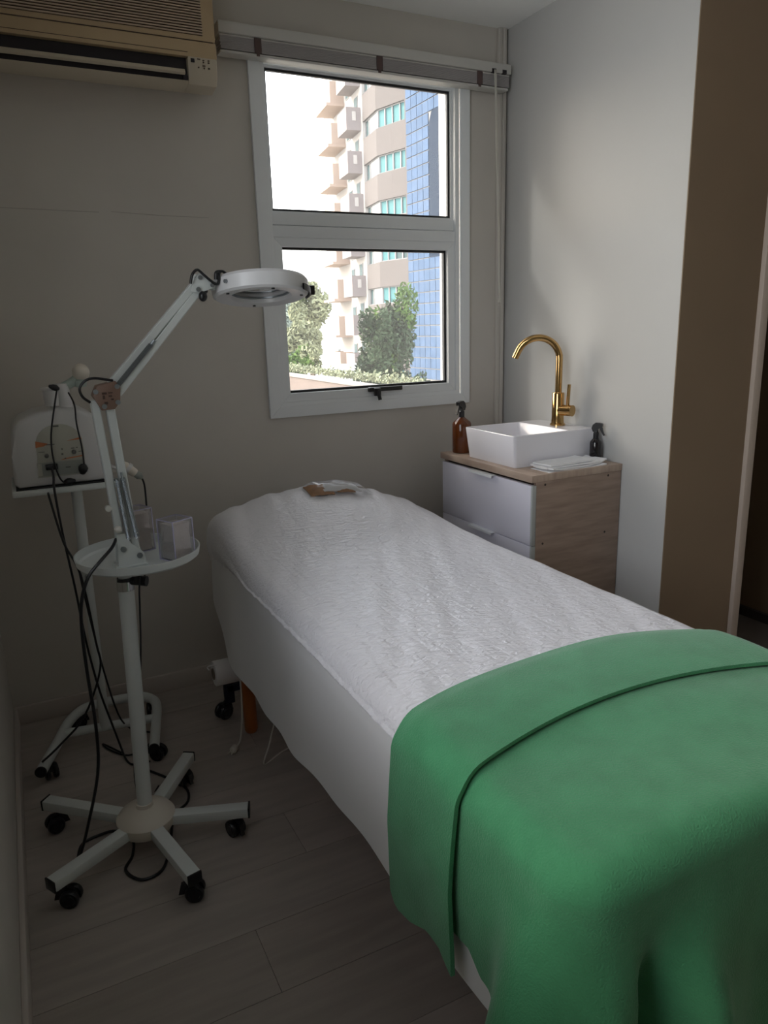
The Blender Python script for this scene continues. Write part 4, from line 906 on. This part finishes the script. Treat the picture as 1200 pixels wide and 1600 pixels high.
for p, a in (((-2.105, -.425), 4.9), ((-1.778, -.490), 5.6), ((-1.985, -.140), 3.6), ((-1.735, -.170), 4.6)): caster(tl, p, a, .026, .017, .055)
b = MB(); b.cyl((-1.915, -.298, .055), (-1.905, -.285, .94), .0175, .0175, 18); po_ = obj('post', b, M['steel'], tl)
b = MB(); b.cyl((-1.910, -.305, .63), (-1.910, -.330, .63), .006, .006, 8); obj('post_screw', b, M['spring'], po_)
b = MB(); b.box(-2.092, -1.790, -.405, -.115, .938, .9575, .005); sh = obj('shelf', b, M['steel'], tl)
b = MB(); b.box(-2.080, -1.794, -.396, -.118, .9572, .9605, .001); obj('shelf_mat', b, M['black'], sh)
DZ = .961; YD = -.380
dv = thing('facial_device', (-1.935, -.27, DZ), 'white rounded facial device with arched control panel on the trolley shelf', 'device')
b = MB()
pr2 = [(-2.082, DZ+.012), (-2.070, DZ), (-1.822, DZ), (-1.806, DZ+.012), (-1.802, DZ+.09), (-1.806, DZ+.165), (-1.830, DZ+.206), (-1.868, DZ+.228), (-1.935, DZ+.236), (-2.000, DZ+.226), (-2.045, DZ+.208), (-2.068, DZ+.180), (-2.078, DZ+.10)]
b.prism(pr2, 1, YD, -.155, .012); obj('housing', b, M['device'], dv, sharp=45)
b = MB(); pa = [(-2.014, DZ+.028), (-1.876, DZ+.028), (-1.873, DZ+.10)] + [(-1.941+.068*cos(pi*k/14), DZ+.115+.075*sin(pi*k/14)**.8) for k in range(1, 14)] + [(-2.008, DZ+.10)]
b.prism(pa, 1, YD-.0020, YD+.004, .0008); cp_ = obj('control_panel', b, M['panel'], dv)
def plate(name, poly, m, off=.0027):
    q = MB(); q.prism(poly, 1, YD-off, YD-.0012); return obj(name, q, m, cp_, flat=True)
plate('lower_band', [(-2.012, DZ+.032), (-1.878, DZ+.032), (-1.876, DZ+.074), (-2.012, DZ+.074)], M['panel_grey'], .0024)
plate('band_mark', [(-2.012, DZ+.034), (-2.000, DZ+.034), (-2.000, DZ+.072), (-2.012, DZ+.072)], M['panel'])
plate('orange_mark', [(-2.0095, DZ+.122), (-1.986, DZ+.125), (-1.974, DZ+.132), (-2.008, DZ+.142)], M['orange'])
plate('orange_mark', [(-1.920, DZ+.136), (-1.876, DZ+.138), (-1.878, DZ+.145)], M['orange'])
plate('orange_mark', [(-1.945, DZ+.078), (-1.880, DZ+.084), (-1.878, DZ+.088), (-1.93, DZ+.083)], M['orange'])
for (x, z, w, h) in ((-1.970, DZ+.129, .03, .0025), (-1.995, DZ+.108, .018, .0018), (-1.905, DZ+.112, .010, .0025), (-1.893, DZ+.113, .006, .0025), (-1.936, DZ+.112, .004, .005), (-1.884, DZ+.100, .012, .002), (-1.937, DZ+.096, .006, .006), (-1.930, DZ+.082, .005, .004), (-1.925, DZ+.054, .014, .004), (-1.945, DZ+.184, .016, .005)):
    plate('print_mark', [(x-w/2, z-h/2), (x+w/2, z-h/2), (x+w/2, z+h/2), (x-w/2, z+h/2)], M['pgrey'])
for (x, z) in ((-1.982, DZ+.095), (-1.903, DZ+.100)):
    b = MB(); b.lathe([(0, 0), (.007, 0), (.006, .008), (.0035, .009), (0, .009)], (x, YD-.002, z), 14, Matrix.Rotation(pi/2, 3, 'X')); obj('knob', b, M['pgrey'], cp_)
b = MB(); b.box(-1.990, -1.955, YD-.020, YD-.002, DZ+.052, DZ+.070, .003); obj('connector', b, M['black'], dv)
b = MB(); b.lathe([(0, .22), (.034, .22), (.034, .252), (.030, .262), (.030, .295), (.026, .305), (0, .305)], (-1.915, -.27, DZ), 24); cl_ = obj('column', b, M['device'], dv)
b = MB(); b.lathe([(0, .262), (.020, .262), (.022, .29), (.022, .31), (.026, .312), (.026, .318), (0, .318)], (-1.945, -.33, DZ-.02), 20); obj('side_cup', b, M['device'], dv)
b = MB(); b.tube([(-1.905, -.27, DZ+.292), (-1.878, -.272, DZ+.305), (-1.860, -.275, DZ+.318)], .015, 12); b.lathe([(0, -.03), (.016, -.03), (.020, -.012), (.012, .0), (0, 0)], (-1.850, -.278, DZ+.322), 18); obj('neck', b, mat('pale_green_plastic', (.42, .50, .46), .4), dv)
b = MB(); b.sphere((-1.846, -.28, DZ+.338), .027, 22, 14); obj('ball_nozzle', b, M['steelc'], dv)
b = MB(); b.tube([(-1.808, -.30, 1.000), (-1.780, -.302, .985), (-1.752, -.302, .974)], .006, 8); b.lathe([(.0165, -.006), (.0195, -.006), (.0195, .006), (.0165, .006), (.0165, -.006)], (-1.738, -.3025, .9765), 18, Vector((.75, -.1, -.66)).to_track_quat('Z', 'Y').to_matrix()); obj('handpiece_holder', b, M['device'], dv)
# leads that hang from the device
def lead(pts, r, lb, plugs=(), m='black', name='cable', cat='cable'):
    b = MB(); b.tube(pts, r, 8)
    for p, q, rr in plugs: b.lathe([(0, 0), (rr*.5, .002), (rr, .012), (rr*.9, .022), (rr*.45, .034), (0, .036)], p, 12, (Vector(q)-Vector(p)).to_track_quat('Z', 'Y').to_matrix())
    o = obj(name, b, M[m], None, sharp=60); return tag(o, lb, cat)
lead([(-1.926, -.372, 1.258), (-1.944, -.41, 1.20), (-1.962, -.415, 1.125), (-1.966, -.415, 1.06), (-1.958, -.412, 1.0), (-1.945, -.402, .972), (-1.925, -.398, .9665)], .0026, 'thin dark lead looping down over the device panel to a plug on the shelf', [((-1.920, -.372, 1.256), (-1.935, -.38, 1.262), .010), ((-1.945, -.402, .9725), (-1.90, -.40, .974), .011)])
lead([(-1.893, -.33, 1.240), (-1.884, -.385, 1.205), (-1.886, -.40, 1.15), (-1.880, -.405, 1.08), (-1.880, -.405, 1.02)], .0026, 'thin dark lead down the side of the control panel to a black plug', [((-1.880, -.402, 1.024), (-1.889, -.40, .99), .015)])
lead([(-1.972, -.398, 1.018), (-1.972, -.408, .99), (-1.975, -.424, .95), (-1.968, -.424, .80), (-1.955, -.43, .63), (-1.945, -.43, .45), (-1.925, -.42, .27), (-1.90, -.39, .13), (-1.88, -.40, .03), (-1.87, -.46, .0042), (-1.85, -.50, .0042), (-1.80, -.505, .0042)], .0036, 'grey black cable from the device connector down to the floor behind the pole')
lead([(-1.993, -.40, .945), (-1.99, -.44, .92), (-1.970, -.45, .79), (-1.935, -.45, .68), (-1.917, -.45, .45), (-1.915, -.45, .35), (-1.98, -.45, .20), (-2.065, -.455, .120), (-2.125, -.47, .0835)], .0036, 'black cable sweeping from under the shelf onto the trolley base tube')
lead([(-1.932, -.33, .70), (-1.930, -.35, .62), (-1.905, -.36, .35), (-1.87, -.335, .12), (-1.83, -.30, .03), (-1.80, -.29, .0042), (-1.765, -.32, .0042), (-1.79, -.40, .0042), (-1.86, -.43, .0042), (-1.915, -.36, .0042), (-1.93, -.31, .0042), (-1.88, -.40, .0042)], .0032, 'black cable tangled on the floor between the trolley tubes', [((-1.932, -.335, .715), (-1.930, -.34, .68), .016)])
# handpiece hooked at the device side
hp = thing('handpiece', (-1.732, -.30, 0.918), 'pale handpiece with grey tip hooked beside the facial device', 'handpiece')
b = MB(); b.lathe([(0, 0), (.013, .002), (.016, .012), (.015, .05), (.011, .056), (0, .057)], (-1.757, -.30, 0.993), 18, Vector((.75, -.1, -.66)).to_track_quat('Z', 'Y').to_matrix()); obj('handle', b, M['steelc'], hp)
b = MB(); b.lathe([(0, 0), (.012, 0), (.013, .014), (.006, .026), (0, .026)], (-1.716, -.305, 0.957), 16, Vector((.75, -.1, -.66)).to_track_quat('Z', 'Y').to_matrix()); obj('tip', b, M['panel_grey'], hp)
b = MB(); b.tube([(-1.7, -.308, 0.944), (-1.693, -.31, 0.918), (-1.693, -.31, 0.858), (-1.697, -.31, 0.788), (-1.707, -.31, 0.688), (-1.727, -.31, 0.588)], .0032, 8); hl = obj('lead', b, M['black'], hp)
b = MB(); b.lathe([(0, -.014), (.006, -.012), (.008, 0), (.006, .010), (0, .012)], (-1.695, -.311, 0.833), 12); obj('lead_bead', b, M['steelc'], hl)

# ================================================================ UNDER THE TABLE
st = thing('wheeled_stand', (-1.475, -.33, 0), 'dark navy wheeled stand upright behind the orange table leg', 'stand')
b = MB(); b.box(-1.492, -1.455, -.345, -.320, .055, .185, .004); b.box(-1.485, -1.10, -.345, -.320, .10, .13, .004); obj('upright', b, M['navy'], st)
caster(st, (-1.490, -.335), 3.6, .030, .018, .06); caster(st, (-1.13, -.335), 3.6, .030, .018, .11)
lead([(-1.478, -.53, .50), (-1.480, -.545, .215), (-1.485, -.55, .11), (-1.500, -.56, .03), (-1.512, -.566, .012), (-1.524, -.58, .010)], .0030, 'white power cord with a plug hanging beside the orange table leg', m='cordw', name='power_cord', cat='cord')
b = MB(); b.lathe([(0, 0), (.006, 0), (.012, .006), (.013, .024), (.009, .030), (0, .030)], (-1.521, -.574, .0132), 14, Vector((-.66, -.75, 0)).to_track_quat('Z', 'Y').to_matrix())
for s_ in (-.006, .006): b.cyl((-1.540+s_*.75, -.596-s_*.66, .0132), (-1.553+s_*.75, -.611-s_*.66, .0132), .0022, .0022, 8)
pgc = obj('plug', b, M['cordw'], bpy.data.objects['power_cord'])
lead([(-1.39, -.66, .50), (-1.40, -.67, .18), (-1.43, -.685, .07), (-1.464, -.71, .004), (-1.40, -.675, .0035), (-1.33, -.64, .0035), (-1.22, -.56, .0035)], .0028, 'white cord bending on the floor under the hanging sheet', m='cordw', name='power_cord', cat='cord')
